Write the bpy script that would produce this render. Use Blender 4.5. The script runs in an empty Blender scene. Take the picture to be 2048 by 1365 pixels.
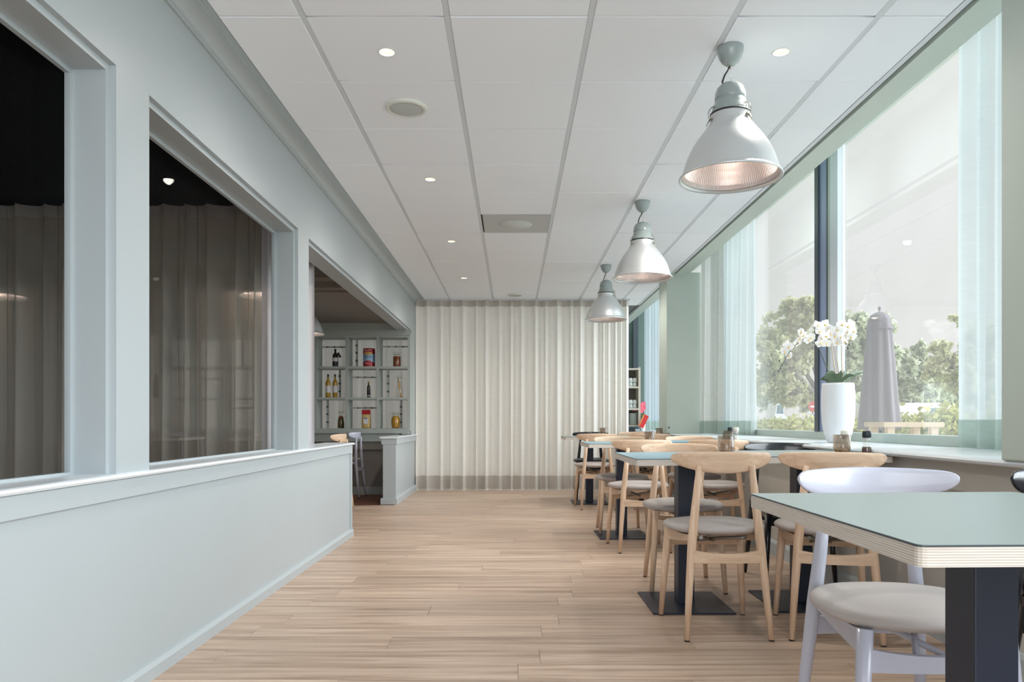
import bpy, bmesh, math, random
import numpy as np
from mathutils import Vector, Matrix, Euler

random.seed(7)
RNG = np.random.default_rng(11)
PI = math.pi
sc = bpy.context.scene
COL = sc.collection

# ------------------------------------------------------------------ camera, world, light, exposure
CZ = 0.955                       # camera height
cam_d = bpy.data.cameras.new('camera')
cam_d.sensor_width = 36.0
cam_d.lens = 1500.0 / 2048.0 * 36.0
cam_d.shift_y = (843.0 - 682.5) / 2048.0
cam_d.shift_x = -1.5 / 2048.0
cam_d.clip_start = 0.05
cam_d.clip_end = 500
cam = bpy.data.objects.new('camera', cam_d)
cam.location = (0, 0, CZ)
cam.rotation_euler = (PI / 2, 0, 0)
COL.objects.link(cam)
sc.camera = cam

w = bpy.data.worlds.new('overcast_sky')
sc.world = w
w.use_nodes = True
wb = w.node_tree.nodes['Background']
wb.inputs[0].default_value = (0.965, 0.985, 1.0, 1)
wb.inputs[1].default_value = 0.525

sun_d = bpy.data.lights.new('hazy_sun', 'SUN')
sun_d.energy = 7.6
sun_d.angle = math.radians(75)
sun_d.color = (0.80, 0.90, 1.0)
sun = bpy.data.objects.new('hazy_sun', sun_d)
sun.rotation_euler = Vector((-0.93, 0.12, -0.27)).to_track_quat('-Z', 'Y').to_euler()
COL.objects.link(sun)


def area(name, loc, direction, sx, sy, e, col):
    d = bpy.data.lights.new(name, 'AREA')
    d.shape = 'RECTANGLE'
    d.size, d.size_y = sx, sy
    d.energy = e
    d.color = col
    o = bpy.data.objects.new(name, d)
    o.location = loc
    o.rotation_euler = Vector(direction).to_track_quat('-Z', 'Y').to_euler()
    COL.objects.link(o)
    return o


# unseen fill lights added behind the camera to brighten the room
area('ceiling_fill_light', (0.2, -1.9, 2.60), (0, 0, -1), 2.6, 1.6, 30, (1.0, 0.96, 0.93))
area('rear_fill_light', (0.2, -2.9, 1.5), (0, 1, 0.25), 3.4, 2.2, 40, (0.86, 0.93, 1.0))

sc.view_settings.view_transform = 'Standard'
sc.view_settings.look = 'None'
sc.view_settings.gamma = 1.0
sc.view_settings.use_curve_mapping = False
sc.view_settings.exposure = 1.02
try:
    sc.cycles.transparent_max_bounces = 24
    sc.cycles.max_bounces = 10
    sc.cycles.diffuse_bounces = 6
except Exception:
    pass


# ------------------------------------------------------------------ materials
def srgb(r, g, b):
    f = lambda c: (c / 255 / 12.92) if c / 255 <= 0.04045 else ((c / 255 + 0.055) / 1.055) ** 2.4
    return (f(r), f(g), f(b), 1)


def newmat(name):
    m = bpy.data.materials.new(name)
    m.use_nodes = True
    nt = m.node_tree
    return m, nt, nt.nodes['Principled BSDF']


def M_plain(name, col, rough=0.5, metal=0.0, spec=0.5, bump=0.0, bscale=60, var=0.04, vscale=6, coat=0.0):
    m, nt, b = newmat(name)
    N, L = nt.nodes, nt.links
    tc = N.new('ShaderNodeTexCoord')
    no = N.new('ShaderNodeTexNoise')
    no.inputs['Scale'].default_value = vscale
    no.inputs['Detail'].default_value = 4
    L.new(tc.outputs['Object'], no.inputs['Vector'])
    mx = N.new('ShaderNodeMix'); mx.data_type = 'RGBA'
    c = Vector(col[:3])
    mx.inputs[6].default_value = (*(c * (1 - var)), 1)
    mx.inputs[7].default_value = (*(min(1, v) for v in c * (1 + var)), 1)
    L.new(no.outputs['Fac'], mx.inputs[0])
    L.new(mx.outputs[2], b.inputs['Base Color'])
    b.inputs['Roughness'].default_value = rough
    b.inputs['Metallic'].default_value = metal
    b.inputs['Specular IOR Level'].default_value = spec
    b.inputs['Coat Weight'].default_value = coat
    if bump:
        n2 = N.new('ShaderNodeTexNoise'); n2.inputs['Scale'].default_value = bscale
        n2.inputs['Detail'].default_value = 3
        L.new(tc.outputs['Object'], n2.inputs['Vector'])
        bp = N.new('ShaderNodeBump'); bp.inputs['Strength'].default_value = bump
        bp.inputs['Distance'].default_value = 0.002
        L.new(n2.outputs['Fac'], bp.inputs['Height'])
        L.new(bp.outputs[0], b.inputs['Normal'])
    return m


def M_wood(name, c1, c2, axis=0, scale=1.0, rough=0.45, per_object=0.0, knots=False):
    """grain runs along the chosen object axis"""
    m, nt, b = newmat(name)
    N, L = nt.nodes, nt.links
    tc = N.new('ShaderNodeTexCoord')
    mp = N.new('ShaderNodeMapping')
    s = [22 * scale] * 3
    s[axis] = 1.1 * scale
    mp.inputs['Scale'].default_value = s
    oi = N.new('ShaderNodeObjectInfo')
    add = N.new('ShaderNodeVectorMath'); add.operation = 'MULTIPLY_ADD'
    add.inputs[1].default_value = (1, 1, 1)
    cmb = N.new('ShaderNodeVectorMath'); cmb.operation = 'SCALE'
    cmb.inputs[0].default_value = (37.0, 11.0, 5.0)
    L.new(oi.outputs['Random'], cmb.inputs['Scale'])
    L.new(tc.outputs['Object'], add.inputs[0])
    L.new(cmb.outputs[0], add.inputs[2])
    L.new(add.outputs[0], mp.inputs['Vector'])
    n1 = N.new('ShaderNodeTexNoise'); n1.inputs['Scale'].default_value = 1.0
    n1.inputs['Detail'].default_value = 8; n1.inputs['Roughness'].default_value = 0.62
    n1.inputs['Distortion'].default_value = 0.6
    L.new(mp.outputs[0], n1.inputs['Vector'])
    cr = N.new('ShaderNodeValToRGB')
    cr.color_ramp.elements[0].position = 0.32; cr.color_ramp.elements[0].color = c1
    cr.color_ramp.elements[1].position = 0.68; cr.color_ramp.elements[1].color = c2
    L.new(n1.outputs['Fac'], cr.inputs['Fac'])
    out = cr.outputs['Color']
    # broad tone drift
    mp2 = N.new('ShaderNodeMapping'); s2 = [3.0 * scale] * 3; s2[axis] = 0.5 * scale
    mp2.inputs['Scale'].default_value = s2
    L.new(add.outputs[0], mp2.inputs['Vector'])
    n2 = N.new('ShaderNodeTexNoise'); n2.inputs['Scale'].default_value = 1.3; n2.inputs['Detail'].default_value = 3
    L.new(mp2.outputs[0], n2.inputs['Vector'])
    hs = N.new('ShaderNodeHueSaturation')
    L.new(out, hs.inputs['Color'])
    mr = N.new('ShaderNodeMapRange'); mr.inputs[3].default_value = 0.90; mr.inputs[4].default_value = 1.10
    L.new(n2.outputs['Fac'], mr.inputs[0])
    if per_object:
        mr2 = N.new('ShaderNodeMapRange'); mr2.inputs[3].default_value = 1 - per_object; mr2.inputs[4].default_value = 1 + per_object
        L.new(oi.outputs['Random'], mr2.inputs[0])
        mu = N.new('ShaderNodeMath'); mu.operation = 'MULTIPLY'
        L.new(mr.outputs[0], mu.inputs[0]); L.new(mr2.outputs[0], mu.inputs[1])
        L.new(mu.outputs[0], hs.inputs['Value'])
    else:
        L.new(mr.outputs[0], hs.inputs['Value'])
    L.new(hs.outputs[0], b.inputs['Base Color'])
    b.inputs['Roughness'].default_value = rough
    bp = N.new('ShaderNodeBump'); bp.inputs['Strength'].default_value = 0.12; bp.inputs['Distance'].default_value = 0.001
    L.new(n1.outputs['Fac'], bp.inputs['Height']); L.new(bp.outputs[0], b.inputs['Normal'])
    return m


def M_emit(name, col, strength):
    m = bpy.data.materials.new(name); m.use_nodes = True
    nt = m.node_tree; nt.nodes.clear()
    e = nt.nodes.new('ShaderNodeEmission'); e.inputs[0].default_value = col; e.inputs[1].default_value = strength
    o = nt.nodes.new('ShaderNodeOutputMaterial'); nt.links.new(e.outputs[0], o.inputs[0])
    return m


def M_pane(name, tint, veil=0.0, ior=1.5, rough=0.0, f0=0.05, f90=0.9):
    """flat sheet glass: transparent + fresnel mirror + a white veil that imitates haze"""
    m = bpy.data.materials.new(name); m.use_nodes = True
    nt = m.node_tree; nt.nodes.clear(); N, L = nt.nodes, nt.links
    tr = N.new('ShaderNodeBsdfTransparent'); tr.inputs[0].default_value = tint
    gl = N.new('ShaderNodeBsdfGlossy'); gl.inputs[0].default_value = (1, 1, 1, 1); gl.inputs[1].default_value = rough
    lw = N.new('ShaderNodeLayerWeight'); lw.inputs[0].default_value = 0.5
    pw = N.new('ShaderNodeMath'); pw.operation = 'POWER'; pw.inputs[1].default_value = 5.0
    L.new(lw.outputs['Facing'], pw.inputs[0])
    fr = N.new('ShaderNodeMath'); fr.operation = 'MULTIPLY_ADD'; fr.inputs[1].default_value = f90; fr.inputs[2].default_value = f0
    L.new(pw.outputs[0], fr.inputs[0])
    m1 = N.new('ShaderNodeMixShader')
    L.new(fr.outputs[0], m1.inputs[0]); L.new(tr.outputs[0], m1.inputs[1]); L.new(gl.outputs[0], m1.inputs[2])
    last = m1
    if veil:  # white translucency mixed in to imitate the washed-out haze outside
        tl = N.new('ShaderNodeBsdfTranslucent'); tl.inputs[0].default_value = (1, 1, 1, 1)
        tcn = N.new('ShaderNodeTexCoord'); nn = N.new('ShaderNodeTexNoise'); nn.inputs['Scale'].default_value = 3
        L.new(tcn.outputs['Object'], nn.inputs['Vector'])
        mr = N.new('ShaderNodeMapRange'); mr.inputs[3].default_value = veil * 0.8; mr.inputs[4].default_value = veil * 1.2
        L.new(nn.outputs['Fac'], mr.inputs[0])
        m2 = N.new('ShaderNodeMixShader')
        L.new(mr.outputs[0], m2.inputs[0]); L.new(m1.outputs[0], m2.inputs[1]); L.new(tl.outputs[0], m2.inputs[2])
        last = m2
    o = N.new('ShaderNodeOutputMaterial'); L.new(last.outputs[0], o.inputs[0])
    return m


def M_cloth(name, col, trans=0.3, clear=0.0, hscale=500, col2=None):
    """woven curtain: diffuse + translucent + the gaps of the weave"""
    m = bpy.data.materials.new(name); m.use_nodes = True
    nt = m.node_tree; nt.nodes.clear(); N, L = nt.nodes, nt.links
    tc = N.new('ShaderNodeTexCoord'); mp = N.new('ShaderNodeMapping')
    mp.inputs['Scale'].default_value = (12, 12, hscale)
    L.new(tc.outputs['Object'], mp.inputs[0])
    no = N.new('ShaderNodeTexNoise'); no.inputs['Scale'].default_value = 1; no.inputs['Detail'].default_value = 3
    L.new(mp.outputs[0], no.inputs['Vector'])
    mx = N.new('ShaderNodeMix'); mx.data_type = 'RGBA'
    c = Vector(col[:3])
    mx.inputs[6].default_value = (*(c * 0.86), 1); mx.inputs[7].default_value = (*(min(1, v) for v in c * 1.14), 1)
    L.new(no.outputs['Fac'], mx.inputs[0])
    df = N.new('ShaderNodeBsdfDiffuse'); tl = N.new('ShaderNodeBsdfTranslucent'); tr = N.new('ShaderNodeBsdfTransparent')
    L.new(mx.outputs[2], df.inputs[0]); L.new(mx.outputs[2], tl.inputs[0])
    if col2:
        tl.inputs[0].default_value = col2
        for l in list(nt.links):
            if l.to_node == tl: nt.links.remove(l)
        tl.inputs[0].default_value = col2
    a = N.new('ShaderNodeMixShader'); a.inputs[0].default_value = trans
    L.new(df.outputs[0], a.inputs[1]); L.new(tl.outputs[0], a.inputs[2])
    o = N.new('ShaderNodeOutputMaterial')
    if clear:
        b = N.new('ShaderNodeMixShader')
        mr = N.new('ShaderNodeMapRange'); mr.inputs[3].default_value = clear * 0.7; mr.inputs[4].default_value = clear * 1.3
        L.new(no.outputs['Fac'], mr.inputs[0]); L.new(mr.outputs[0], b.inputs[0])
        L.new(a.outputs[0], b.inputs[1]); L.new(tr.outputs[0], b.inputs[2])
        L.new(b.outputs[0], o.inputs[0])
    else:
        L.new(a.outputs[0], o.inputs[0])
    return m


def M_ply(name):
    """birch plywood edge: thin horizontal plies"""
    m, nt, b = newmat(name); N, L = nt.nodes, nt.links
    tc = N.new('ShaderNodeTexCoord'); sp = N.new('ShaderNodeSeparateXYZ'); L.new(tc.outputs['Object'], sp.inputs[0])
    mu = N.new('ShaderNodeMath'); mu.operation = 'MULTIPLY'; mu.inputs[1].default_value = 2 * PI / 0.0040
    L.new(sp.outputs[2], mu.inputs[0])
    sn = N.new('ShaderNodeMath'); sn.operation = 'SINE'; L.new(mu.outputs[0], sn.inputs[0])
    mp = N.new('ShaderNodeMapping'); mp.inputs['Scale'].default_value = (9, 9, 300); L.new(tc.outputs['Object'], mp.inputs[0])
    no = N.new('ShaderNodeTexNoise'); no.inputs['Scale'].default_value = 1; no.inputs['Detail'].default_value = 4
    L.new(mp.outputs[0], no.inputs['Vector'])
    ad = N.new('ShaderNodeMath'); ad.operation = 'MULTIPLY_ADD'; ad.inputs[1].default_value = 0.35
    L.new(sn.outputs[0], ad.inputs[0]); L.new(no.outputs['Fac'], ad.inputs[2])
    cr = N.new('ShaderNodeValToRGB')
    cr.color_ramp.elements[0].position = 0.18; cr.color_ramp.elements[0].color = srgb(180, 170, 158)
    cr.color_ramp.elements[1].position = 0.75; cr.color_ramp.elements[1].color = srgb(214, 208, 200)
    L.new(ad.outputs[0], cr.inputs[0]); L.new(cr.outputs[0], b.inputs['Base Color'])
    b.inputs['Roughness'].default_value = 0.5
    return m


def M_leaf(name, c1, c2):
    m = bpy.data.materials.new(name); m.use_nodes = True
    nt = m.node_tree; nt.nodes.clear(); N, L = nt.nodes, nt.links
    g = N.new('ShaderNodeNewGeometry')
    mx = N.new('ShaderNodeMix'); mx.data_type = 'RGBA'
    mx.inputs[6].default_value = c1; mx.inputs[7].default_value = c2
    L.new(g.outputs['Random Per Island'], mx.inputs[0])
    df = N.new('ShaderNodeBsdfDiffuse'); tl = N.new('ShaderNodeBsdfTranslucent')
    L.new(mx.outputs[2], df.inputs[0]); L.new(mx.outputs[2], tl.inputs[0])
    a = N.new('ShaderNodeMixShader'); a.inputs[0].default_value = 0.45
    L.new(df.outputs[0], a.inputs[1]); L.new(tl.outputs[0], a.inputs[2])
    o = N.new('ShaderNodeOutputMaterial'); L.new(a.outputs[0], o.inputs[0])
    return m


MAT = dict(
    wall=M_plain('pale_green_paint', srgb(172, 180, 183), 0.38, var=0.012, bump=0.03, bscale=120),
    walldark=M_plain('grey_green_paint', srgb(184, 181, 174), 0.6, var=0.02),
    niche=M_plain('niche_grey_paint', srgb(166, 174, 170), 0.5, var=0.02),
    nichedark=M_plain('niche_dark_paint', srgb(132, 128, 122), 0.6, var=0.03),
    teal=M_plain('dark_teal_paint', srgb(104, 124, 119), 0.6, var=0.06),
    sill=M_plain('sill_lacquer', srgb(222, 229, 234), 0.22, var=0.01),
    column=M_plain('column_paint', srgb(190, 202, 194), 0.6, var=0.03, bump=0.05, bscale=200),
    soffit=M_plain('soffit_paint', srgb(196, 208, 200), 0.5, var=0.01),
    tile=M_plain('ceiling_tile', srgb(244, 248, 254), 0.9, spec=0.1, var=0.012, vscale=2.2, bump=0.08, bscale=300),
    rail=M_plain('ceiling_rail', srgb(214, 219, 224), 0.5, var=0.01),
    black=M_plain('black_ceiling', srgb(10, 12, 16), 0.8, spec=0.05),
    gap=M_plain('shadow_gap', srgb(80, 86, 84), 0.8),
    plenum=M_plain('ceiling_plenum', srgb(110, 112, 112), 0.9),
    plank=M_wood('oak_plank', srgb(150, 124, 104), srgb(208, 184, 164), 0, 1.0, 0.42, per_object=0.07),
    nplank=M_wood('brown_plank', srgb(110, 66, 44), srgb(140, 88, 60), 0, 1.0, 0.4, per_object=0.08),
    sub=M_plain('floor_base', srgb(150, 122, 98), 0.7),
    beech=M_wood('beech', srgb(198, 164, 134), srgb(228, 200, 174), 2, 2.2, 0.4),
    beechx=M_wood('beech_cross', srgb(200, 168, 138), srgb(226, 198, 172), 0, 2.2, 0.42),
    white=M_plain('white_lacquer', srgb(184, 186, 200), 0.3, var=0.005, coat=0.3),
    blackl=M_plain('black_lacquer', srgb(26, 28, 34), 0.22, var=0.05, coat=0.3),
    seat=M_plain('grey_beige_leather', srgb(178, 170, 166), 0.5, var=0.03, bump=0.1, bscale=400),
    seatb=M_plain('black_leather', srgb(38, 38, 42), 0.4, var=0.03),
    glide=M_plain('dark_glide', srgb(50, 40, 36), 0.5),
    bracket=M_plain('steel_bracket', srgb(150, 146, 140), 0.35, 0.8),
    ply=M_ply('plywood_edge'),
    edge=M_plain('dark_laminate_edge', srgb(60, 68, 72), 0.4),
    lamg=M_plain('pale_green_laminate', srgb(136, 148, 145), 0.36, var=0.03, vscale=20),
    lamb=M_plain('blue_laminate', srgb(120, 158, 172), 0.34, var=0.03, vscale=20),
    steel=M_plain('navy_powder_coat', srgb(30, 38, 54), 0.42, 0.15, var=0.1, vscale=300, bump=0.15, bscale=900),
    alu=M_plain('satin_aluminium', srgb(216, 219, 220), 0.38, 0.75, var=0.01),
    alui=M_plain('ribbed_reflector', srgb(206, 196, 194), 0.35, 0.7, var=0.01),
    lampg=M_plain('grey_green_enamel', srgb(150, 161, 160), 0.25, var=0.02, coat=0.4),
    cable=M_plain('black_cable', srgb(30, 32, 32), 0.5),
    wire=M_plain('steel_wire', srgb(170, 165, 150), 0.3, 0.9),
    linen=M_cloth('linen', srgb(240, 237, 230), 0.28, 0.03, 420),
    linend=M_cloth('linen_hem', srgb(206, 201, 194), 0.14, 0.0, 420),
    nlinen=M_cloth('grey_sheer', srgb(190, 184, 174), 0.35, 0.30, 420),
    drape=M_cloth('pale_drape', srgb(224, 222, 226), 0.3, 0.0, 420),
    nlinend=M_cloth('grey_dense', srgb(176, 170, 166), 0.3, 0.0, 420),
    sheer=M_cloth('green_sheer', srgb(194, 201, 202), 0.45, 0.22, 200),
    sheerd=M_cloth('green_sheer_hem', srgb(180, 196, 188), 0.45, 0.05, 200),
    sheerg=M_cloth('grey_drape', srgb(206, 208, 204), 0.5, 0.02, 200),
    sheerw=M_cloth('white_sheer', srgb(196, 208, 214), 0.5, 0.12, 200),
    hemw=M_plain('white_lead_tape', srgb(235, 232, 222), 0.7),
    frame=M_plain('window_frame_paint', srgb(176, 192, 186), 0.35, var=0.01),
    framew=M_plain('frame_face_paint', srgb(214, 222, 230), 0.3, var=0.01),
    framed=M_plain('window_frame_dark', srgb(70, 80, 88), 0.4, var=0.03),
    frameb=M_plain('window_frame_blue', srgb(140, 156, 190), 0.35, var=0.04),
    glass=M_pane('window_glass', (0.835, 0.828, 0.808, 1), 0.026, f0=0.035),
    iglass=M_pane('partition_glass', (0.97, 0.975, 0.975, 1), 0.0, f0=0.003, f90=0.04),
    pot=M_plain('white_ceramic', srgb(216, 220, 224), 0.35, var=0.01),
    leafo=M_plain('orchid_leaf', srgb(80, 97, 72), 0.4, var=0.12),
    stem=M_plain('orchid_stem', srgb(196, 176, 152), 0.6, var=0.1),
    stemd=M_plain('orchid_stem_dark', srgb(82, 92, 84), 0.6, var=0.1),
    petal=M_cloth('orchid_petal', srgb(246, 244, 242), 0.3, 0.0, 20),
    lip=M_plain('orchid_lip', srgb(222, 190, 110), 0.5, var=0.1),
    smoke=M_pane('smoked_glass', (0.76, 0.70, 0.64, 1), 0.02, f0=0.06),
    smokec=M_pane('pale_glass', (0.95, 0.95, 0.93, 1), 0.0, f0=0.06),
    wax=M_plain('tealight_wax', srgb(226, 204, 184), 0.6),
    salt=M_plain('salt', srgb(232, 234, 236), 0.7, bump=0.2),
    pepper=M_plain('peppercorns', srgb(88, 66, 58), 0.7, var=0.6, vscale=300),
    capw=M_plain('white_cap', srgb(224, 222, 212), 0.4),
    capb=M_plain('black_cap', srgb(38, 46, 54), 0.35),
    greenglass=M_plain('dark_green_bottle_glass', srgb(44, 50, 24), 0.12, coat=0.4),
    oilglass=M_plain('golden_oil', srgb(168, 136, 52), 0.12, var=0.3, vscale=40, coat=0.4),
    redcan=M_plain('red_can', srgb(168, 36, 40), 0.3),
    bluecan=M_plain('blue_label', srgb(140, 176, 208), 0.35, var=0.15, vscale=10),
    paper=M_plain('paper_label', srgb(214, 212, 214), 0.6, var=0.04),
    ink=M_plain('dark_ink', srgb(44, 40, 52), 0.6),
    gold=M_plain('gold_print', srgb(206, 160, 90), 0.5, var=0.15, vscale=30),
    antip=M_plain('brown_preserve', srgb(128, 70, 34), 0.4, var=0.5, vscale=60),
    yell=M_plain('yellow_preserve', srgb(186, 140, 40), 0.4, var=0.3, vscale=60),
    olive=M_plain('green_preserve', srgb(84, 78, 36), 0.4, var=0.5, vscale=60),
    tomato=M_plain('tomato', srgb(190, 84, 44), 0.4, var=0.2, vscale=30),
    pastac=M_plain('dry_pasta', srgb(214, 176, 106), 0.5, var=0.1, vscale=30),
    bag=M_plain('pasta_bag', srgb(200, 172, 110), 0.3, var=0.5, vscale=45),
    beige=M_plain('beige_board', srgb(196, 190, 178), 0.6),
    cupb=M_plain('cupboard_inside', srgb(104, 100, 92), 0.7),
    cup=M_plain('porcelain', srgb(214, 222, 220), 0.25),
    redp=M_plain('red_card', srgb(204, 50, 48), 0.5, var=0.04),
    pink=M_plain('pink_petal', srgb(232, 110, 134), 0.5, var=0.15, vscale=40),
    gleaf=M_plain('green_leaf', srgb(70, 100, 62), 0.5, var=0.2, vscale=40),
    bark=M_plain('bark', srgb(128, 122, 108), 0.9, var=0.2, vscale=12),
    tleaf=M_leaf('tree_leaf', srgb(190, 192, 150), srgb(242, 240, 208)),
    tleaf2=M_leaf('tree_leaf_cool', srgb(182, 190, 160), srgb(234, 237, 212)),
    hleaf=M_leaf('hedge_leaf', srgb(150, 156, 96), srgb(222, 218, 150)),
    lawn=M_plain('lawn', srgb(170, 178, 130), 0.9, var=0.2, vscale=1.5),
    bounce=M_plain('pale_bounce_paving', srgb(226, 224, 220), 0.8, var=0.04, vscale=2),
    asphalt=M_plain('pale_asphalt', srgb(176, 178, 180), 0.9, var=0.05, vscale=1),
    parasol=M_plain('parasol_cover', srgb(120, 114, 120), 0.85, var=0.08, vscale=12, bump=0.3, bscale=60),
    bench=M_plain('bench_wood', srgb(196, 176, 150), 0.6, var=0.08, vscale=8),
    vanw=M_plain('van_white', srgb(236, 238, 240), 0.3, var=0.01),
    vang=M_plain('van_glass', srgb(110, 130, 140), 0.15),
    carb=M_plain('car_blue', srgb(150, 176, 204), 0.25),
    tyre=M_plain('tyre', srgb(50, 50, 54), 0.7),
    signr=M_plain('sign_red', srgb(200, 60, 60), 0.5),
    signb=M_plain('sign_blue', srgb(70, 110, 180), 0.5),
    grille=M_plain('speaker_grille', srgb(188, 194, 192), 0.5, var=0.05, vscale=200),
    offwhite=M_plain('offwhite_plastic', srgb(220, 222, 214), 0.4),
    diffuser=M_plain('diffuser_plate', srgb(184, 188, 188), 0.4, 0.2),
    diffl=M_plain('diffuser_disc', srgb(200, 206, 206), 0.4),
    glow=M_emit('warm_lamp', (1.0, 0.84, 0.66, 1), 2.2),
    glowin=M_plain('downlight_cone', srgb(240, 214, 190), 0.3),
    bulb=M_emit('pendant_bulb', (1.0, 0.86, 0.78, 1), 0.7),
    clipg=M_plain('grey_clip', srgb(84, 86, 84), 0.5),
    darkbox=M_plain('dark_box', srgb(40, 46, 52), 0.5),
    chairgrey=M_plain('grey_seat_back', srgb(80, 80, 76), 0.6),
)


# ------------------------------------------------------------------ builders
def props(o, label=None, cat=None, group=None, kind=None):
    if label: o['label'] = label
    if cat: o['category'] = cat
    if group: o['group'] = group
    if kind: o['kind'] = kind
    return o


def thing(name, label=None, cat=None, loc=(0, 0, 0), rz=0.0, group=None, kind=None):
    o = bpy.data.objects.new(name, None)
    o.empty_display_size = 0.05
    COL.objects.link(o)
    o.location = loc
    o.rotation_euler = (0, 0, rz)
    return props(o, label, cat, group, kind)


def link(name, me, mat=None, parent=None, loc=None, rot=None):
    o = bpy.data.objects.new(name, me)
    if mat is not None and len(me.materials) == 0:
        me.materials.append(MAT[mat] if isinstance(mat, str) else mat)
    COL.objects.link(o)
    if parent is not None: o.parent = parent
    if loc is not None: o.location = loc
    if rot is not None: o.rotation_euler = rot
    return o


class MB:
    """collects shapes into one mesh"""
    def __init__(s):
        s.v = []; s.f = []; s.sm = []

    def add(s, vs, fs, smooth=False):
        b = len(s.v)
        s.v += [tuple(v) for v in vs]
        for f in fs:
            s.f.append([i + b for i in f]); s.sm.append(smooth)
        return s

    def box(s, x0, x1, y0, y1, z0, z1, bev=0.0):
        if bev <= 0:
            vs = [(x, y, z) for x in (x0, x1) for y in (y0, y1) for z in (z0, z1)]
            return s.add(vs, [(0, 1, 3, 2), (4, 6, 7, 5), (0, 4, 5, 1), (2, 3, 7, 6), (0, 2, 6, 4), (1, 5, 7, 3)])
        bm = bmesh.new()
        bmesh.ops.create_cube(bm, size=1)
        for v in bm.verts:
            v.co = ((x0 + x1) / 2 + v.co.x * (x1 - x0), (y0 + y1) / 2 + v.co.y * (y1 - y0), (z0 + z1) / 2 + v.co.z * (z1 - z0))
        bmesh.ops.bevel(bm, geom=bm.edges[:], offset=bev, segments=2, affect='EDGES', profile=0.5)
        s.add([v.co[:] for v in bm.verts], [[v.index for v in f.verts] for f in bm.faces])
        bm.free()
        return s

    def loft(s, rings, closed=True, caps=True, smooth=True):
        n = len(rings[0]); b = []
        vs = [p for r in rings for p in r]
        fs = []
        for i in range(len(rings) - 1):
            for j in range(n if closed else n - 1):
                k = (j + 1) % n
                fs.append((i * n + j, i * n + k, (i + 1) * n + k, (i + 1) * n + j))
        s.add(vs, fs, smooth)
        if caps:
            base = len(s.v) - len(vs)
            s.f.append([base + j for j in reversed(range(n))]); s.sm.append(False)
            s.f.append([base + (len(rings) - 1) * n + j for j in range(n)]); s.sm.append(False)
        return s

    def lathe(s, prof, seg=32, cx=0, cy=0, smooth=True, caps=False):
        rings = [[(cx + r * math.cos(2 * PI * j / seg), cy + r * math.sin(2 * PI * j / seg), z) for j in range(seg)] for r, z in prof]
        return s.loft(rings, True, caps, smooth)

    def tube(s, pts, rad, seg=10, caps=True):
        pts = [Vector(p) for p in pts]
        if not isinstance(rad, (list, tuple)): rad = [rad] * len(pts)
        rings = []
        up = None
        for i, p in enumerate(pts):
            t = (pts[min(i + 1, len(pts) - 1)] - pts[max(i - 1, 0)]).normalized()
            if up is None:
                up = Vector((0, 0, 1)) if abs(t.z) < 0.9 else Vector((0, 1, 0))
            a = t.cross(up).normalized(); b2 = t.cross(a).normalized(); up = -b2 if False else up
            rings.append([p + (a * math.cos(2 * PI * j / seg) + b2 * math.sin(2 * PI * j / seg)) * rad[i] for j in range(seg)])
        return s.loft(rings, True, caps, True)

    def sphere(s, c, r, seg=12, rings=8, sz=1.0):
        prof = [(max(1e-4, r * math.sin(PI * i / rings)), -r * sz * math.cos(PI * i / rings)) for i in range(rings + 1)]
        rr = [[(c[0] + q * math.cos(2 * PI * j / seg), c[1] + q * math.sin(2 * PI * j / seg), c[2] + z) for j in range(seg)] for q, z in prof]
        return s.loft(rr, True, False, True)

    def prism(s, poly, axis, a, b):
        """poly in the plane of the two other axes, extruded a..b along axis"""
        def P(u, v, w_):
            return {0: (w_, u, v), 1: (u, w_, v), 2: (u, v, w_)}[axis]
        n = len(poly)
        vs = [P(u, v, a) for u, v in poly] + [P(u, v, b) for u, v in poly]
        fs = [(i, (i + 1) % n, n + (i + 1) % n, n + i) for i in range(n)]
        fs += [tuple(reversed(range(n))), tuple(range(n, 2 * n))]
        return s.add(vs, fs)

    def mesh(s, name='m', fix=True):
        me = bpy.data.meshes.new(name)
        me.from_pydata(s.v, [], s.f)
        me.polygons.foreach_set('use_smooth', s.sm)
        if fix:
            bm = bmesh.new(); bm.from_mesh(me)
            bmesh.ops.recalc_face_normals(bm, faces=bm.faces)
            bm.to_mesh(me); bm.free()
        me.update()
        return me

    def build(s, name, mat, parent=None, loc=None, rot=None, fix=True):
        return link(name, s.mesh(name, fix), mat, parent, loc, rot)


def copy_tree(o, parent=None):
    c = o.copy(); COL.objects.link(c)
    if parent is not None: c.parent = parent
    for ch in list(o.children): copy_tree(ch, c)
    return c


def text_mesh(txt, size, mat, parent, radius=None, center=(0, 0, 0), name='lettering'):
    """flat lettering facing -Y, wrapped round a vertical cylinder when radius is given"""
    cu = bpy.data.curves.new('t', 'FONT'); cu.body = txt; cu.size = size
    cu.align_x = 'CENTER'; cu.align_y = 'CENTER'; cu.extrude = 0.0004; cu.resolution_u = 2
    o = bpy.data.objects.new('t', cu); COL.objects.link(o)
    dg = bpy.context.evaluated_depsgraph_get()
    me = bpy.data.meshes.new_from_object(o.evaluated_get(dg))
    bpy.data.objects.remove(o)
    for v in me.vertices:
        x, y, z = v.co
        if radius:
            a = x / radius
            rr = radius + 0.0006 + z
            v.co = (center[0] + rr * math.sin(a), center[1] - rr * math.cos(a), center[2] + y)
        else:
            v.co = (center[0] + x, center[1] - z - 0.0006, center[2] + y)
    me.materials.clear()
    return link(name, me, mat, parent)


CT = 2.6425                       # ceiling height
XL = -1.345                       # left partition face
XR = 1.87                         # wall below the sill

# ------------------------------------------------------------------ FLOOR
floor = thing('floor', kind='structure')
MB().box(-5.2, 2.7, -3.2, 14.2, -0.12, -0.004).build('subfloor', 'sub', floor)
plank_cache = {}


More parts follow.
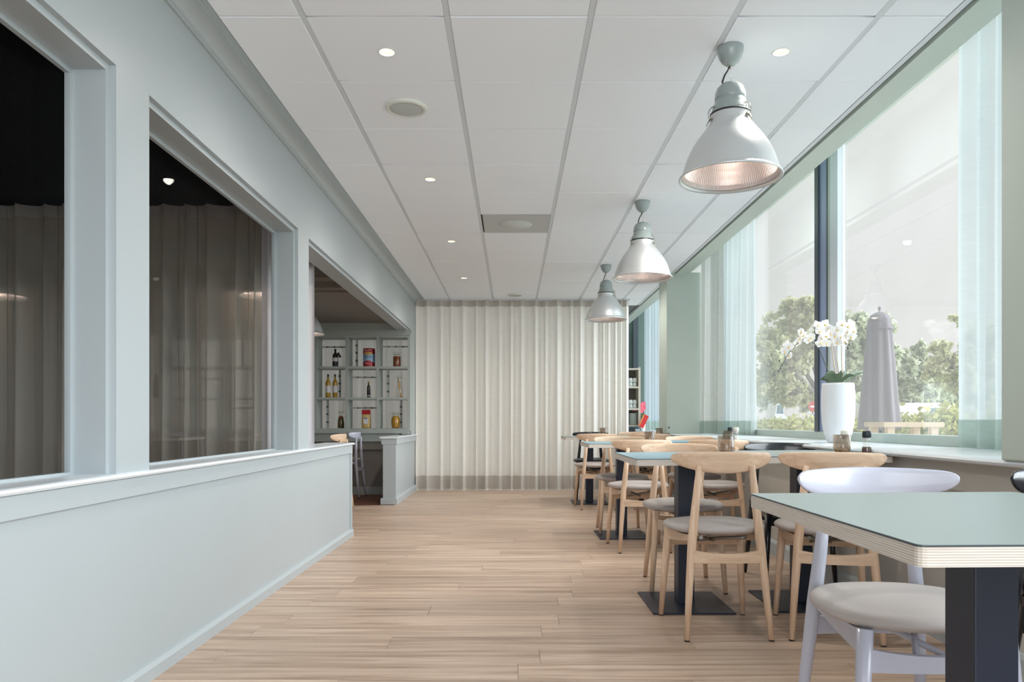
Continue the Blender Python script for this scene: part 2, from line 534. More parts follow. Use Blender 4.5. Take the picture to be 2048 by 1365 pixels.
def plank(x0, x1, y0, y1, mat):
    g = 0.0007
    L_ = round(x1 - x0, 3)
    key = (L_, mat)
    if key not in plank_cache:
        hx, hy = (x1 - x0) / 2 - g, (y1 - y0) / 2 - g
        mb = MB(); b = 0.0012
        vs = [(-hx, -hy, -0.004), (hx, -hy, -0.004), (hx, hy, -0.004), (-hx, hy, -0.004),
              (-hx, -hy, -0.0006), (hx, -hy, -0.0006), (hx, hy, -0.0006), (-hx, hy, -0.0006),
              (-hx + b, -hy + b, 0), (hx - b, -hy + b, 0), (hx - b, hy - b, 0), (-hx + b, hy - b, 0)]
        fs = [(8, 9, 10, 11)]
        for i in range(4):
            k = (i + 1) % 4
            fs += [(i, k, 4 + k, 4 + i), (4 + i, 4 + k, 8 + k, 8 + i)]
        mb.add(vs, fs)
        me = mb.mesh('plank')
        me.materials.append(MAT[mat])
        plank_cache[key] = me
    return link('plank', plank_cache[key], None, floor, ((x0 + x1) / 2, (y0 + y1) / 2, 0))


PW = 0.185; PLN = 1.30
y = 2.40; row = 0
while y < 10.6:
    left = XL + 0.0 if (y + PW < 6.2 or y > 8.5) else -2.55
    off = (row * 0.47 + (row % 3) * 0.19) % PLN
    xs = [left]
    x = -2.6 - PLN + off
    while x < XR:
        if x > left + 0.12 and x < XR - 0.12: xs.append(round(x, 3))
        x += PLN
    xs.append(XR)
    for a, b_ in zip(xs[:-1], xs[1:]): plank(a, b_, y, y + PW, 'plank')
    y += PW; row += 1
while y < 13:
    y += PW
# darker boards of the side room
yy = 8.51; row = 0
while yy < 9.74:
    xs = [-3.6, -2.5 + 0.3 * (row % 3), -1.51]
    for a, b_ in zip(xs[:-1], xs[1:]): plank(a, b_, yy, yy + 0.2, 'nplank')
    yy += 0.2; row += 1
o = MB().box(-5.1, XR, -3.1, 2.40, -0.004, 0.0).build('floor_vinyl', 'plank', floor)
o = MB().box(-5.1, -1.5, 2.40, 6.2, -0.004, 0.0).build('floor_vinyl', 'nplank', floor)
o = MB().box(-5.1, -3.6, 6.2, 9.8, -0.004, 0.0).build('floor_vinyl', 'nplank', floor)
o = MB().box(-3.6, -2.55, 6.2, 8.5, -0.004, 0.0).build('floor_vinyl', 'nplank', floor)
o = MB().box(-5.1, 2.6, 10.64, 14.1, -0.004, 0.0).build('floor_vinyl', 'plank', floor)

# ------------------------------------------------------------------ CEILING
ceil = thing('ceiling', kind='structure', loc=(0, 0, CT))
RAILS = [-0.875, -0.275, 0.325, 0.925, 1.525]
XE0, XE1 = -1.228, 1.812
ROW0 = 2.525
MB().box(XE0, XE1, -3.2, ROW0 - 0.002, 0, 0.02).build('ceiling_board', 'tile', ceil)
MB().box(XL - 0.1, 2.02, -3.2, 12.4, 0.03, 0.05).build('ceiling_board', 'plenum', ceil)
for x in RAILS:
    MB().box(x - 0.012, x + 0.012, ROW0, 10.9, 0.0025, 0.02).build('ceiling_rail', 'rail', ceil)
edges = [XE0] + RAILS + [XE1]
DL = [(-0.575, 3.425), (-0.575, 5.225), (-0.575, 7.025), (-0.575, 8.825),
      (1.225, 3.425), (1.225, 5.225), (1.225, 7.025), (1.225, 8.825)]
tile_cache = {}


def tile_mesh(wx, wy, hole):
    key = (round(wx, 3), hole)
    if key in tile_cache: return tile_cache[key]
    mb = MB()
    hx, hy = wx / 2, wy / 2
    if not hole:
        b = 0.003
        vs = [(-hx, -hy, 0.014), (hx, -hy, 0.014), (hx, hy, 0.014), (-hx, hy, 0.014),
              (-hx, -hy, b), (hx, -hy, b), (hx, hy, b), (-hx, hy, b),
              (-hx + b, -hy + b, 0), (hx - b, -hy + b, 0), (hx - b, hy - b, 0), (-hx + b, hy - b, 0)]
        fs = [(11, 10, 9, 8), (0, 1, 2, 3)]
        for i in range(4):
            k = (i + 1) % 4
            fs += [(i, k, 4 + k, 4 + i), (4 + i, 4 + k, 8 + k, 8 + i)]
        mb.add(vs, fs)
    else:
        n = 32; r = 0.034
        inner = [(r * math.cos(2 * PI * i / n), r * math.sin(2 * PI * i / n)) for i in range(n)]
        outer = []
        for i in range(n):
            c, s_ = math.cos(2 * PI * i / n), math.sin(2 * PI * i / n)
            k = min(hx / max(abs(c), 1e-6), hy / max(abs(s_), 1e-6))
            outer.append((c * k, s_ * k))
        mb.loft([[(*p, 0.014) for p in inner], [(*p, 0) for p in inner], [(*p, 0) for p in outer], [(*p, 0.014) for p in outer]], True, False, False)
    me = mb.mesh('ceiling_tile')
    me.materials.append(MAT['tile'])
    tile_cache[key] = me
    return me


DIFF = (0.025, 6.425)
for k in range(14):
    y0 = ROW0 + 0.6 * k; y1 = min(y0 + 0.6, 10.9)
    for i in range(len(edges) - 1):
        xa = edges[i] + (0.013 if i else 0.001); xb = edges[i + 1] - (0.013 if i < len(edges) - 2 else 0.001)
        cx, cy = (xa + xb) / 2, (y0 + y1) / 2
        if abs(cx - DIFF[0]) < 0.1 and abs(cy - DIFF[1]) < 0.1: continue
        hole = any(abs(cx - dx) < 0.05 and abs(cy - dy) < 0.1 for dx, dy in DL)
        o = link('ceiling_tile', tile_mesh(xb - xa, 0.6 - 0.006, hole), None, ceil, (cx, y0 + 0.3, random.uniform(-0.0008, 0.0012)))
# wall angle, shadow gap and flat soffit along the windows
MB().box(1.815, 1.842, -3.2, 10.9, 0.0, 0.03).build('ceiling_rail', 'rail', ceil)
MB().box(1.842, 1.866, -3.2, 14.0, 0.028, 0.04).build('shadow_gap', 'gap', ceil)
MB().box(1.866, 2.00, -3.2, 14.0, -0.004, 0.04).build('soffit_board', 'soffit', ceil)
MB().box(1.995, 2.015, -3.2, 14.0, 0.0, 0.56).build('soffit_board', 'soffit', ceil)
MB().box(-5.3, 2.0, -3.3, 12.5, 0.58, 0.68).build('sky_block_roof', 'plenum', ceil)  # unseen slabs added over everything to keep the sky light out
MB().box(1.95, 2.7, -3.3, 14.3, 0.55, 0.68).build('sky_block_roof', 'soffit', ceil)
MB().box(-5.2, XL - 0.07, -3.2, 6.9, 0.0, 0.05).build('ceiling_board', 'black', ceil)

# downlights
dl0 = None
for i, (dx, dy) in enumerate(DL):
    side = 'left' if dx < 0 else 'right'
    place = ['nearest', 'second', 'third', 'farthest'][i % 4]
    if i < 4:
        lab = f'lit round recessed downlight, {place} of the row along the left ceiling tiles'
    else:
        lab = ['lit round recessed downlight right of the nearest pendant canopy',
               'round recessed downlight above the nearest pendant shade on the window side',
               'round recessed downlight above the middle pendant shade on the window side',
               'round recessed downlight above the farthest pendant shade on the window side'][i - 4]
    if dl0 is None:
        t = thing('downlight', lab, 'ceiling light', (dx, dy, CT), group='recessed downlights in the ceiling')
        MB().lathe([(0.034, 0.004), (0.032, -0.001), (0.036, -0.0035), (0.040, -0.003), (0.0415, 0.0)], 32).build('trim_ring', 'offwhite', t)
        MB().lathe([(0.0335, 0.0), (0.030, 0.02), (0.026, 0.035)], 32).build('reflector_cone', 'glowin', t)
        MB().lathe([(0.0305, 0.016), (0.0001, 0.013)], 32).build('lamp', 'glow', t)
        dl0 = t
    else:
        t = copy_tree(dl0); t.location = (dx, dy, CT); t['label'] = lab
    sd = bpy.data.lights.new('downlight_spot', 'SPOT'); sd.energy = 21; sd.color = (1.0, 0.92, 0.84)
    sd.spot_size = math.radians(165); sd.spot_blend = 1.0; sd.shadow_soft_size = 0.03
    so = bpy.data.objects.new('downlight_spot', sd); so.location = (dx, dy, CT - 0.006); COL.objects.link(so)

for (sx, sy, lab) in ((-0.573, 4.03, 'round flush ceiling speaker with grey grille between the first two left downlights'),
                      (0.03, 10.0, 'small round ceiling speaker close in front of the beige back curtain')):
    k = 1.0 if sy < 5 else 0.9
    t = thing('ceiling_speaker', lab, 'speaker', (sx, sy, CT))
    MB().lathe([(0.112 * k, 0.001), (0.113 * k, -0.006), (0.108 * k, -0.012), (0.092 * k, -0.016), (0.089 * k, -0.010)], 48).build('speaker_rim', 'offwhite', t)
    MB().lathe([(0.089 * k, -0.011), (0.06 * k, -0.016), (0.02 * k, -0.018), (0.0001, -0.018)], 48).build('speaker_grille', 'grille', t)

t = thing('ceiling_diffuser', 'square grey ventilation plate with round disc set into the middle ceiling bay', 'vent', (DIFF[0], DIFF[1], CT))
MB().box(-0.287, 0.287, -0.295, 0.295, 0.026, 0.029).build('backing_plate', 'gap', t)
mb = MB(); mb.box(-0.275, 0.285, -0.29, 0.27, -0.003, 0.008, 0.002); mb.build('diffuser_plate', 'diffuser', t)
MB().lathe([(0.14, -0.003), (0.137, -0.007), (0.0001, -0.009)], 40).build('diffuser_disc', 'diffl', t)

# ------------------------------------------------------------------ LEFT PARTITION
wl = thing('wall_left', kind='structure')
MB().box(-1.50, -1.350, -3.0, 6.235, 0.0, 0.752).build('half_wall', 'wall', wl)
MB().box(-1.515, -1.335, -3.0, 6.25, 0.690, 0.756, 0.002).build('fascia', 'wall', wl)
MB().box(-1.50, -1.337, 6.205, 6.25, 0.0, 0.70).build('edge_post', 'wall', wl)
mb = MB()
prof = [(-1.56, 0.757), (-1.56, 0.777), (-1.332, 0.777), (-1.322, 0.774), (-1.317, 0.767), (-1.322, 0.760), (-1.332, 0.757)]
mb.prism(prof, 1, -3.0, 6.272)
mb.build('wall_cap', 'sill', wl)
# pillars
for (a, b_) in ((2.544, 2.775), (4.70, 4.945)):
    mb = MB(); mb.box(-1.365, XL, a, b_, 0.777, 2.163); mb.box(-1.51, -1.365, a + 0.0, b_ - 0.0, 0.777, 2.163)
    mb.build('pillar', 'wall', wl)
# header above the openings
MB().box(-1.51, XL, -3.0, 10.33, 0.955 + 1.208, CT + 0.01).build('header', 'wall', wl)
MB().box(-1.362, XL, 9.95, 10.33, 0.777, 2.165).build('end_post', 'wall', wl)
# inner frames (rebated) of each opening
def opening(y0, y1, n, back=True):
    z1 = 0.955 + 1.208
    mb = MB()
    e = 0.025
    # set back reveal frame: head and jambs
    mb.box(-1.505, XL - 0.022, y0, y1, z1 - e, z1 + 0.001)
    mb.box(-1.505, XL - 0.022, y0, y0 + e, 0.777, z1 - e)
    if back: mb.box(-1.505, XL - 0.022, y1 - e, y1, 0.777, z1 - e)
    mb.build('opening_frame', 'wall', wl)
opening(-2.9, 2.544, 1); opening(2.775, 4.70, 2); opening(4.945, 9.95, 3, False)
for n, (a, b_) in ((4, (-2.9, 2.52)), (5, (2.80, 4.675))):
    wdw = thing(f'window_{n}', kind='structure')
    mb = MB()
    mb.box(-1.497, -1.478, a, b_, 2.12, 2.138); mb.box(-1.497, -1.478, a, b_, 0.777, 0.785)
    mb.box(-1.497, -1.478, a, a + 0.016, 0.785, 2.12); mb.box(-1.497, -1.478, b_ - 0.016, b_, 0.785, 2.12)
    mb.build('glazing_bead', 'wall', wdw)
    MB().box(-1.489, -1.485, a + 0.01, b_ - 0.01, 0.78, 2.125).build('pane', 'iglass', wdw)

# stub half wall after the passage
MB().box(-1.49, -1.350, 8.60, 10.33, 0.0, 0.752).build('half_wall', 'wall', wl)
MB().box(-1.505, -1.325, 8.575, 10.33, 0.690, 0.757, 0.002).build('fascia', 'wall', wl)
MB().box(-1.485, -1.337, 8.58, 8.70, 0.0, 0.70).build('edge_post', 'wall', wl)
MB().prism([(-1.52, 0.757), (-1.52, 0.777), (-1.318, 0.777), (-1.308, 0.767), (-1.318, 0.757)], 1, 8.56, 10.33).build('wall_cap', 'sill', wl)
bb = thing('baseboard_left', kind='structure')
def basep(x0, d=0.0): return [(x0, 0.0), (x0, 0.05), (x0 + 0.010, 0.05), (x0 + 0.016, 0.058), (x0 - 0.0, 0.064)]
MB().prism([(-1.352, 0), (-1.327, 0), (-1.327, 0.045), (-1.333, 0.052), (-1.339, 0.060), (-1.352, 0.062)], 1, -3.0, 6.262).build('baseboard', 'wall', bb)
MB().prism([(-1.352, 0), (-1.324, 0), (-1.324, 0.060), (-1.332, 0.075), (-1.352, 0.085)], 1, 8.56, 10.33).build('baseboard', 'wall', bb)
MB().box(-1.51, -1.352, 8.555, 8.60, 0.0, 0.075, 0.004).build('baseboard', 'wall', bb)
# crown moulding
tr = thing('trim_1', kind='structure')
prof = [(XL - 0.01, 2.580), (XL + 0.012, 2.580), (XL + 0.012, 2.590), (XL + 0.020, 2.593), (XL + 0.020, 2.600)]
for i in range(9):
    a = PI / 2 * i / 8
    prof.append((XL + 0.020 + 0.062 * (1 - math.cos(a)), 2.600 + 0.032 * math.sin(a)))
prof += [(XL + 0.092, 2.632), (XL + 0.092, 2.640), (-1.229, 2.640), (-1.229, 2.66), (XL - 0.01, 2.66)]
MB().prism(prof, 1, -3.0, 10.3).build('crown_moulding', 'wall', tr)

# ------------------------------------------------------------------ RIGHT WALL, SILL, WINDOWS
ZS = 0.813                        # sill top
wr = thing('wall_right', kind='structure')
MB().box(1.872, 2.6, -3.0, 14.1, 0.0, 0.795).build('wall_panel', 'walldark', wr)
MB().box(1.862, 1.88, -3.0, 9.0, 0.665, 0.79).build('apron_board', 'walldark', wr)
MB().prism([(1.80, ZS - 0.004), (1.795, ZS - 0.012), (1.80, ZS - 0.022), (1.812, ZS - 0.026), (2.60, ZS - 0.026), (2.60, ZS), (1.806, ZS)], 1, -3.0, 14.1).build('window_sill', 'sill', wr)
br = thing('baseboard_right', kind='structure')
MB().prism([(1.875, 0), (1.855, 0), (1.855, 0.085), (1.862, 0.10), (1.875, 0.105)], 1, -3.0, 10.4).build('baseboard', 'wall', br)
MB().box(2.44, 2.62, 8.60, 9.06, ZS, 3.19).build('wall_pier', 'column', thing('trim_4', kind='structure'))
for i, (a, b_) in enumerate(((2.28, 2.75), (8.60, 9.05))):
    c = thing(f'trim_{i + 2}', kind='structure')
    MB().box(1.790 if i == 0 else 1.765, 2.17, a, b_, ZS - 0.001, CT + 0.02, 0.006).build('column', 'column', c)

XG = 2.46


def outer_window(n, y0, y1, mulls):
    wd = thing(f'window_{n}', kind='structure')
    z0, z1 = ZS, 3.19
    fb = 0.060
    MB().box(XG - 0.03, XG + 0.07, y0, y1, z0, z0 + fb, 0.003).build('window_frame', 'frame', wd)
    MB().box(XG - 0.03, XG + 0.07, y0, y1, z1 - 0.05, z1, 0.003).build('window_frame', 'frame', wd)
    for yy_ in (y0, y1 - 0.05):
        MB().box(XG - 0.03, XG + 0.07, yy_, yy_ + 0.05, z0 + fb, z1 - 0.05).build('window_frame', 'frame', wd)
    st = y0 + 0.05
    for (ma, mb_) in mulls:
        L_ = mb_ - ma
        # light inner post, dark post, blue post
        MB().box(XG - 0.035, XG + 0.02, ma, ma + L_ * 0.30, z0 + fb, z1).build('mullion', 'framew', wd)
        MB().box(XG - 0.03, XG + 0.05, ma + L_ * 0.30, ma + L_ * 0.42, z0 + fb, z1).build('mullion', 'frame', wd)
        MB().box(XG - 0.02, XG + 0.07, ma + L_ * 0.42, ma + L_ * 0.56, z0 + fb, z1).build('mullion', 'framed', wd)
        MB().box(XG - 0.02, XG + 0.07, ma + L_ * 0.56, ma + L_ * 0.84, z0 + fb, z1).build('mullion', 'frameb', wd)
        MB().box(XG - 0.035, XG + 0.07, ma + L_ * 0.84, mb_, z0 + fb, z1).build('mullion', 'framed', wd)
        MB().box(XG - 0.003, XG + 0.003, st, ma, z0 + fb, z1 - 0.05).build('pane', 'glass', wd)
        st = mb_
    MB().box(XG - 0.003, XG + 0.003, st, y1 - 0.05, z0 + fb, z1 - 0.05).build('pane', 'glass', wd)


outer_window(1, 2.75, 8.60, [(5.60, 6.03)])
outer_window(2, 9.06, 14.0, [])
outer_window(3, -3.0, 2.30, [(-0.8, -0.6)])

# room beyond the back curtain: teal wall, glazed front
wk = thing('wall_back', kind='structure')
MB().box(1.60, 2.55, 13.6, 13.75, 0.0, 3.0).build('wall_panel', 'teal', wk)
MB().box(2.17, 2.26, 13.5, 13.6, 0.8, 3.0).build('dark_post', 'framed', wk)
wd = thing('window_6', kind='structure')
for x in (-4.9, -2.8, -0.7, 1.52):
    MB().box(x, x + 0.08, 12.3, 12.4, 0, 2.7).build('window_frame', 'framed', wd)
MB().box(-4.9, 1.6, 12.34, 12.346, 0.05, 2.65).build('pane', 'iglass', wd)

# side room behind the partition
ws = thing('wall_far_left', kind='structure')
MB().box(-5.2, -5.05, -3.0, 12.4, 0, 3.0).build('wall_panel', 'nichedark', ws)  # unseen outer walls, added to keep sky light out of the side room
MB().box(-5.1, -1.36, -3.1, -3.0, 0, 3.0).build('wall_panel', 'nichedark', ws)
# niche back half wall with ledge, the shelf unit stands on it
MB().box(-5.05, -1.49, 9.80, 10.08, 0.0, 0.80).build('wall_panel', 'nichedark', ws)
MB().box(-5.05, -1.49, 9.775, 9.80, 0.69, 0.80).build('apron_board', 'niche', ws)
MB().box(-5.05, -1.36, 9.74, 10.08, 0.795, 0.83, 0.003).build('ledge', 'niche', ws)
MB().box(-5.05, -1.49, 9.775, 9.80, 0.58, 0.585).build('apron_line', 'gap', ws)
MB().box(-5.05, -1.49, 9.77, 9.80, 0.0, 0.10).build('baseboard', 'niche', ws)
# boards above the shelf unit and the stepped ceiling
MB().box(-5.05, -1.36, 9.76, 10.08, 0.955 + 1.155, 0.955 + 1.28).build('header', 'niche', ws)
cn = thing('ceiling_niche', kind='structure')
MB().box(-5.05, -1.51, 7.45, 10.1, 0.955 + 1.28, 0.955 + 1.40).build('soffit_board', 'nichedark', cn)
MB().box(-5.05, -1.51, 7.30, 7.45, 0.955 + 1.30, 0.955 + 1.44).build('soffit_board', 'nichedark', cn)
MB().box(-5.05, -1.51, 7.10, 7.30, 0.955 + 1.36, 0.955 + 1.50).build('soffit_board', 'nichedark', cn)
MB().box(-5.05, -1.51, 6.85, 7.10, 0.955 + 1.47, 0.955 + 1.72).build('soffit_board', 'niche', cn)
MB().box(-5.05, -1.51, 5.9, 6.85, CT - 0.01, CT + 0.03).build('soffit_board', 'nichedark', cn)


# ------------------------------------------------------------------ CURTAINS
def curtain(name, label, A, B, z0, z1, lam, amp, mat, seed=0, head=None, hem=None, matd=None, tape=False, dense=None, sweep=0.0, per=10, skew=None, group=None, sharp=0):
    rnd = random.Random(seed)
    A = Vector((*A, 0)); B = Vector((*B, 0)); D = (B - A); Lc = D.length; D.normalize(); Nn = Vector((-D.y, D.x, 0))
    # fold phase along the length; folds crowd together after 'dense'
    s = 0; S = []; PH = []
    ph = rnd.random() * 6
    while s <= Lc:
        l = lam
        if dense and s > dense[0]: l = lam * dense[1]
        l *= 1 + 0.25 * math.sin(ph * 0.37 + seed) * 1.0
        S.append(s); PH.append(ph)
        ds = l / per
        s += ds; ph += 2 * PI / per
    S.append(Lc); PH.append(ph)
    H = [z0, z0 + 0.25 * (z1 - z0), z0 + 0.5 * (z1 - z0), z0 + 0.75 * (z1 - z0), z1 - 0.1, z1]

    def sheet(za, zb, out, nz):
        vs = []; n = len(S)
        for k in range(nz + 1):
            z = za + (zb - za) * k / nz
            f = (z - z0) / (z1 - z0)
            am = amp * (1.0 - 0.25 * f) * (1 + 0.15 * math.sin(3 * f + seed))
            for i in range(n):
                loc = 0.55 if (dense and S[i] > dense[0]) else 1.0
                a = am * loc * (math.sin(PH[i]) + (0.10 + 0.3 * sharp) * math.sin(2 * PH[i] + 1.3 + 0.5 * f) + 0.14 * math.sin(0.5 * PH[i] + seed))
                p = A + D * (S[i] + (0.10 + 0.25 * sharp) * amp * math.sin(2 * PH[i] + 0.6 * math.sin(f * 3))) + Nn * (a + out)
                if sweep: p = p + D * sweep * (1 - f) ** 2 * (S[i] / Lc)
                vs.append((p.x, p.y, z))
        fs = [(k * n + i, k * n + i + 1, (k + 1) * n + i + 1, (k + 1) * n + i) for k in range(nz) for i in range(n - 1)]
        return MB().add(vs, fs, True)
    t = thing(name, label, 'curtain', (0, 0, 0), group=group)
    sheet(z0, z1, 0, 10).build('cloth', mat, t, fix=False)
    if hem: sheet(z0, z0 + hem, -0.004, 2).build('hem', matd or mat, t, fix=False)
    if head: sheet(z1 - head, z1, -0.004, 2).build('header_tape', matd or mat, t, fix=False)
    if tape:
        pts = []
        for i in range(len(S)):
            a = (0.55 if (dense and S[i] > dense[0]) else 1.0) * amp * (math.sin(PH[i]) + 0.10 * math.sin(2 * PH[i] + 1.3) + 0.14 * math.sin(0.5 * PH[i] + seed)) * (1 + 0.15 * math.sin(seed))
            p = A + D * (S[i]) + Nn * a
            pts.append((p.x, p.y, z0 - 0.002))
        MB().tube(pts, 0.006, 5).build('lead_tape', 'hemw', t)
    return t


bc = curtain('back_curtain', 'wide floor-length beige linen curtain closing off the far end of the room', (-1.40, 10.38), (1.60, 10.38), 0.015, CT - 0.015,
             0.163, 0.056, 'linen', 3, head=0.085, hem=0.185, matd='linend', tape=True, dense=(2.62, 0.5))
MB().box(-1.36, 1.62, 10.35, 10.41, CT - 0.014, CT - 0.001).build('curtain_track', 'rail', bc)
curtain('linen_curtain', 'beige linen curtain hanging behind the open shelf unit', (-5.0, 10.46), (-1.42, 10.46), 0.05, CT - 0.2, 0.17, 0.036, 'linen', 5, hem=0.18, matd='linend')
nc = curtain('side_room_curtain', 'dark grey sheer curtain behind the partition glass', (-4.6, 5.83), (-1.95, 5.83), 0.02, 0.955 + 1.68, 0.185, 0.05, 'nlinen', 9, sharp=1, head=0.09, matd='nlinend')
curtain('side_room_drape', 'pale grey gathered drape beside the second partition pillar', (-1.93, 5.76), (-1.535, 5.80), 0.02, 0.955 + 1.68, 0.13, 0.022, 'drape', 4)
curtain('sheer_curtain', 'narrow pale green sheer curtain beside the near window column', (2.36, 3.95), (2.32, 2.85), ZS + 0.005, 3.16, 0.16, 0.045, 'sheer', 12, hem=0.145, matd='sheerd')
curtain('grey_window_drape', 'grey-green drape gathered against the far window column', (2.15, 8.585), (2.25, 8.02), ZS + 0.005, 3.16, 0.12, 0.03, 'sheerg', 21, hem=0.14, matd='sheerd')
curtain('green_window_sheer', 'mint green sheer curtain at the far end of the big window', (2.36, 8.35), (2.40, 7.45), ZS + 0.005, 3.16, 0.15, 0.035, 'sheer', 33, hem=0.14, matd='sheerd', sweep=-0.0)
curtain('white_sheer_curtain', 'bright white sheer curtain behind the far window column', (1.99, 11.3), (2.42, 11.75), ZS + 0.005, 3.16, 0.085, 0.018, 'sheerw', 41, hem=0.14, matd='sheerd')


# ------------------------------------------------------------------ TABLES
def table(x0, x1, yf, yb, lam, label, zt=0.775, group='cafe tables along the windows', tilt=0.006, colx=None):
    cx = (x0 + x1) / 2; cy = (yf + yb) / 2
    t = thing('cafe_table', label, 'table', (cx, cy, 0), 0.0, group)
    hx, hy = (x1 - x0) / 2, (yb - yf) / 2
    def rr(hx_, hy_, c=0.012):
        pts = []
        for (sx, sy, a0) in ((1, 1, 0), (-1, 1, PI / 2), (-1, -1, PI), (1, -1, 1.5 * PI)):
            for k in range(4):
                a = a0 + PI / 2 * k / 3
                pts.append((sx * (hx_ - c) + c * math.cos(a), sy * (hy_ - c) + c * math.sin(a)))
        return pts
    def slab(hx_, hy_, z0, z1):
        p = rr(hx_, hy_)
        return MB().loft([[(x, y_, z0) for x, y_ in p], [(x, y_, z1) for x, y_ in p]], True, True, False)
    top = slab(hx, hy, zt - 0.033, zt - 0.0035).build('tabletop', 'ply', t)
    slab(hx + 0.0008, hy + 0.0008, zt - 0.0035, zt - 0.0008).build('edge_line', 'edge', top)
    lm = slab(hx - 0.0004, hy - 0.0004, zt - 0.0008, zt).build('laminate', lam, top)
    top.rotation_euler = (0, -tilt, 0)
    MB().box(-0.042, 0.042, -0.050, 0.050, 0.008, zt - 0.037, 0.003).build('column', 'steel', t)
    MB().box(-0.205, 0.205, -0.235, 0.235, 0.0, 0.009, 0.002).build('base_plate', 'steel', t)
    MB().box(-0.16, 0.16, -0.20, 0.20, zt - 0.041, zt - 0.0365).build('mounting_plate', 'steel', t)
    return t


TABLES = [
    (0.592, 1.245, 1.085, 1.86, 'lamg', 'pale green cafe table with plywood edge in the near right corner', 0.778),
    (0.588, 1.208, 3.55, 4.31, 'lamb', 'blue-topped cafe table in the second row on the aisle side', 0.778),
    (1.213, 1.835, 3.60, 4.33, 'lamg', 'pale green cafe table in the second row against the window sill', 0.787),
    (0.600, 1.215, 5.92, 6.62, 'lamb', 'blue-topped cafe table in the third row on the aisle side', 0.778),
    (1.220, 1.840, 5.95, 6.65, 'lamb', 'blue-topped cafe table in the third row against the window sill', 0.787),
    (0.592, 1.205, 8.45, 9.15, 'lamg', 'grey-green cafe table in the farthest row on the aisle side', 0.778),
    (1.210, 1.835, 8.45, 9.15, 'lamg', 'grey-green cafe table in the farthest row against the window sill', 0.782),
]
for a in TABLES: table(*a[:6], zt=a[6])


# ------------------------------------------------------------------ CHAIRS
def sup(t, n):
    return math.copysign(abs(math.cos(t)) ** (2 / n), math.cos(t)), math.copysign(abs(math.sin(t)) ** (2 / n), math.sin(t))


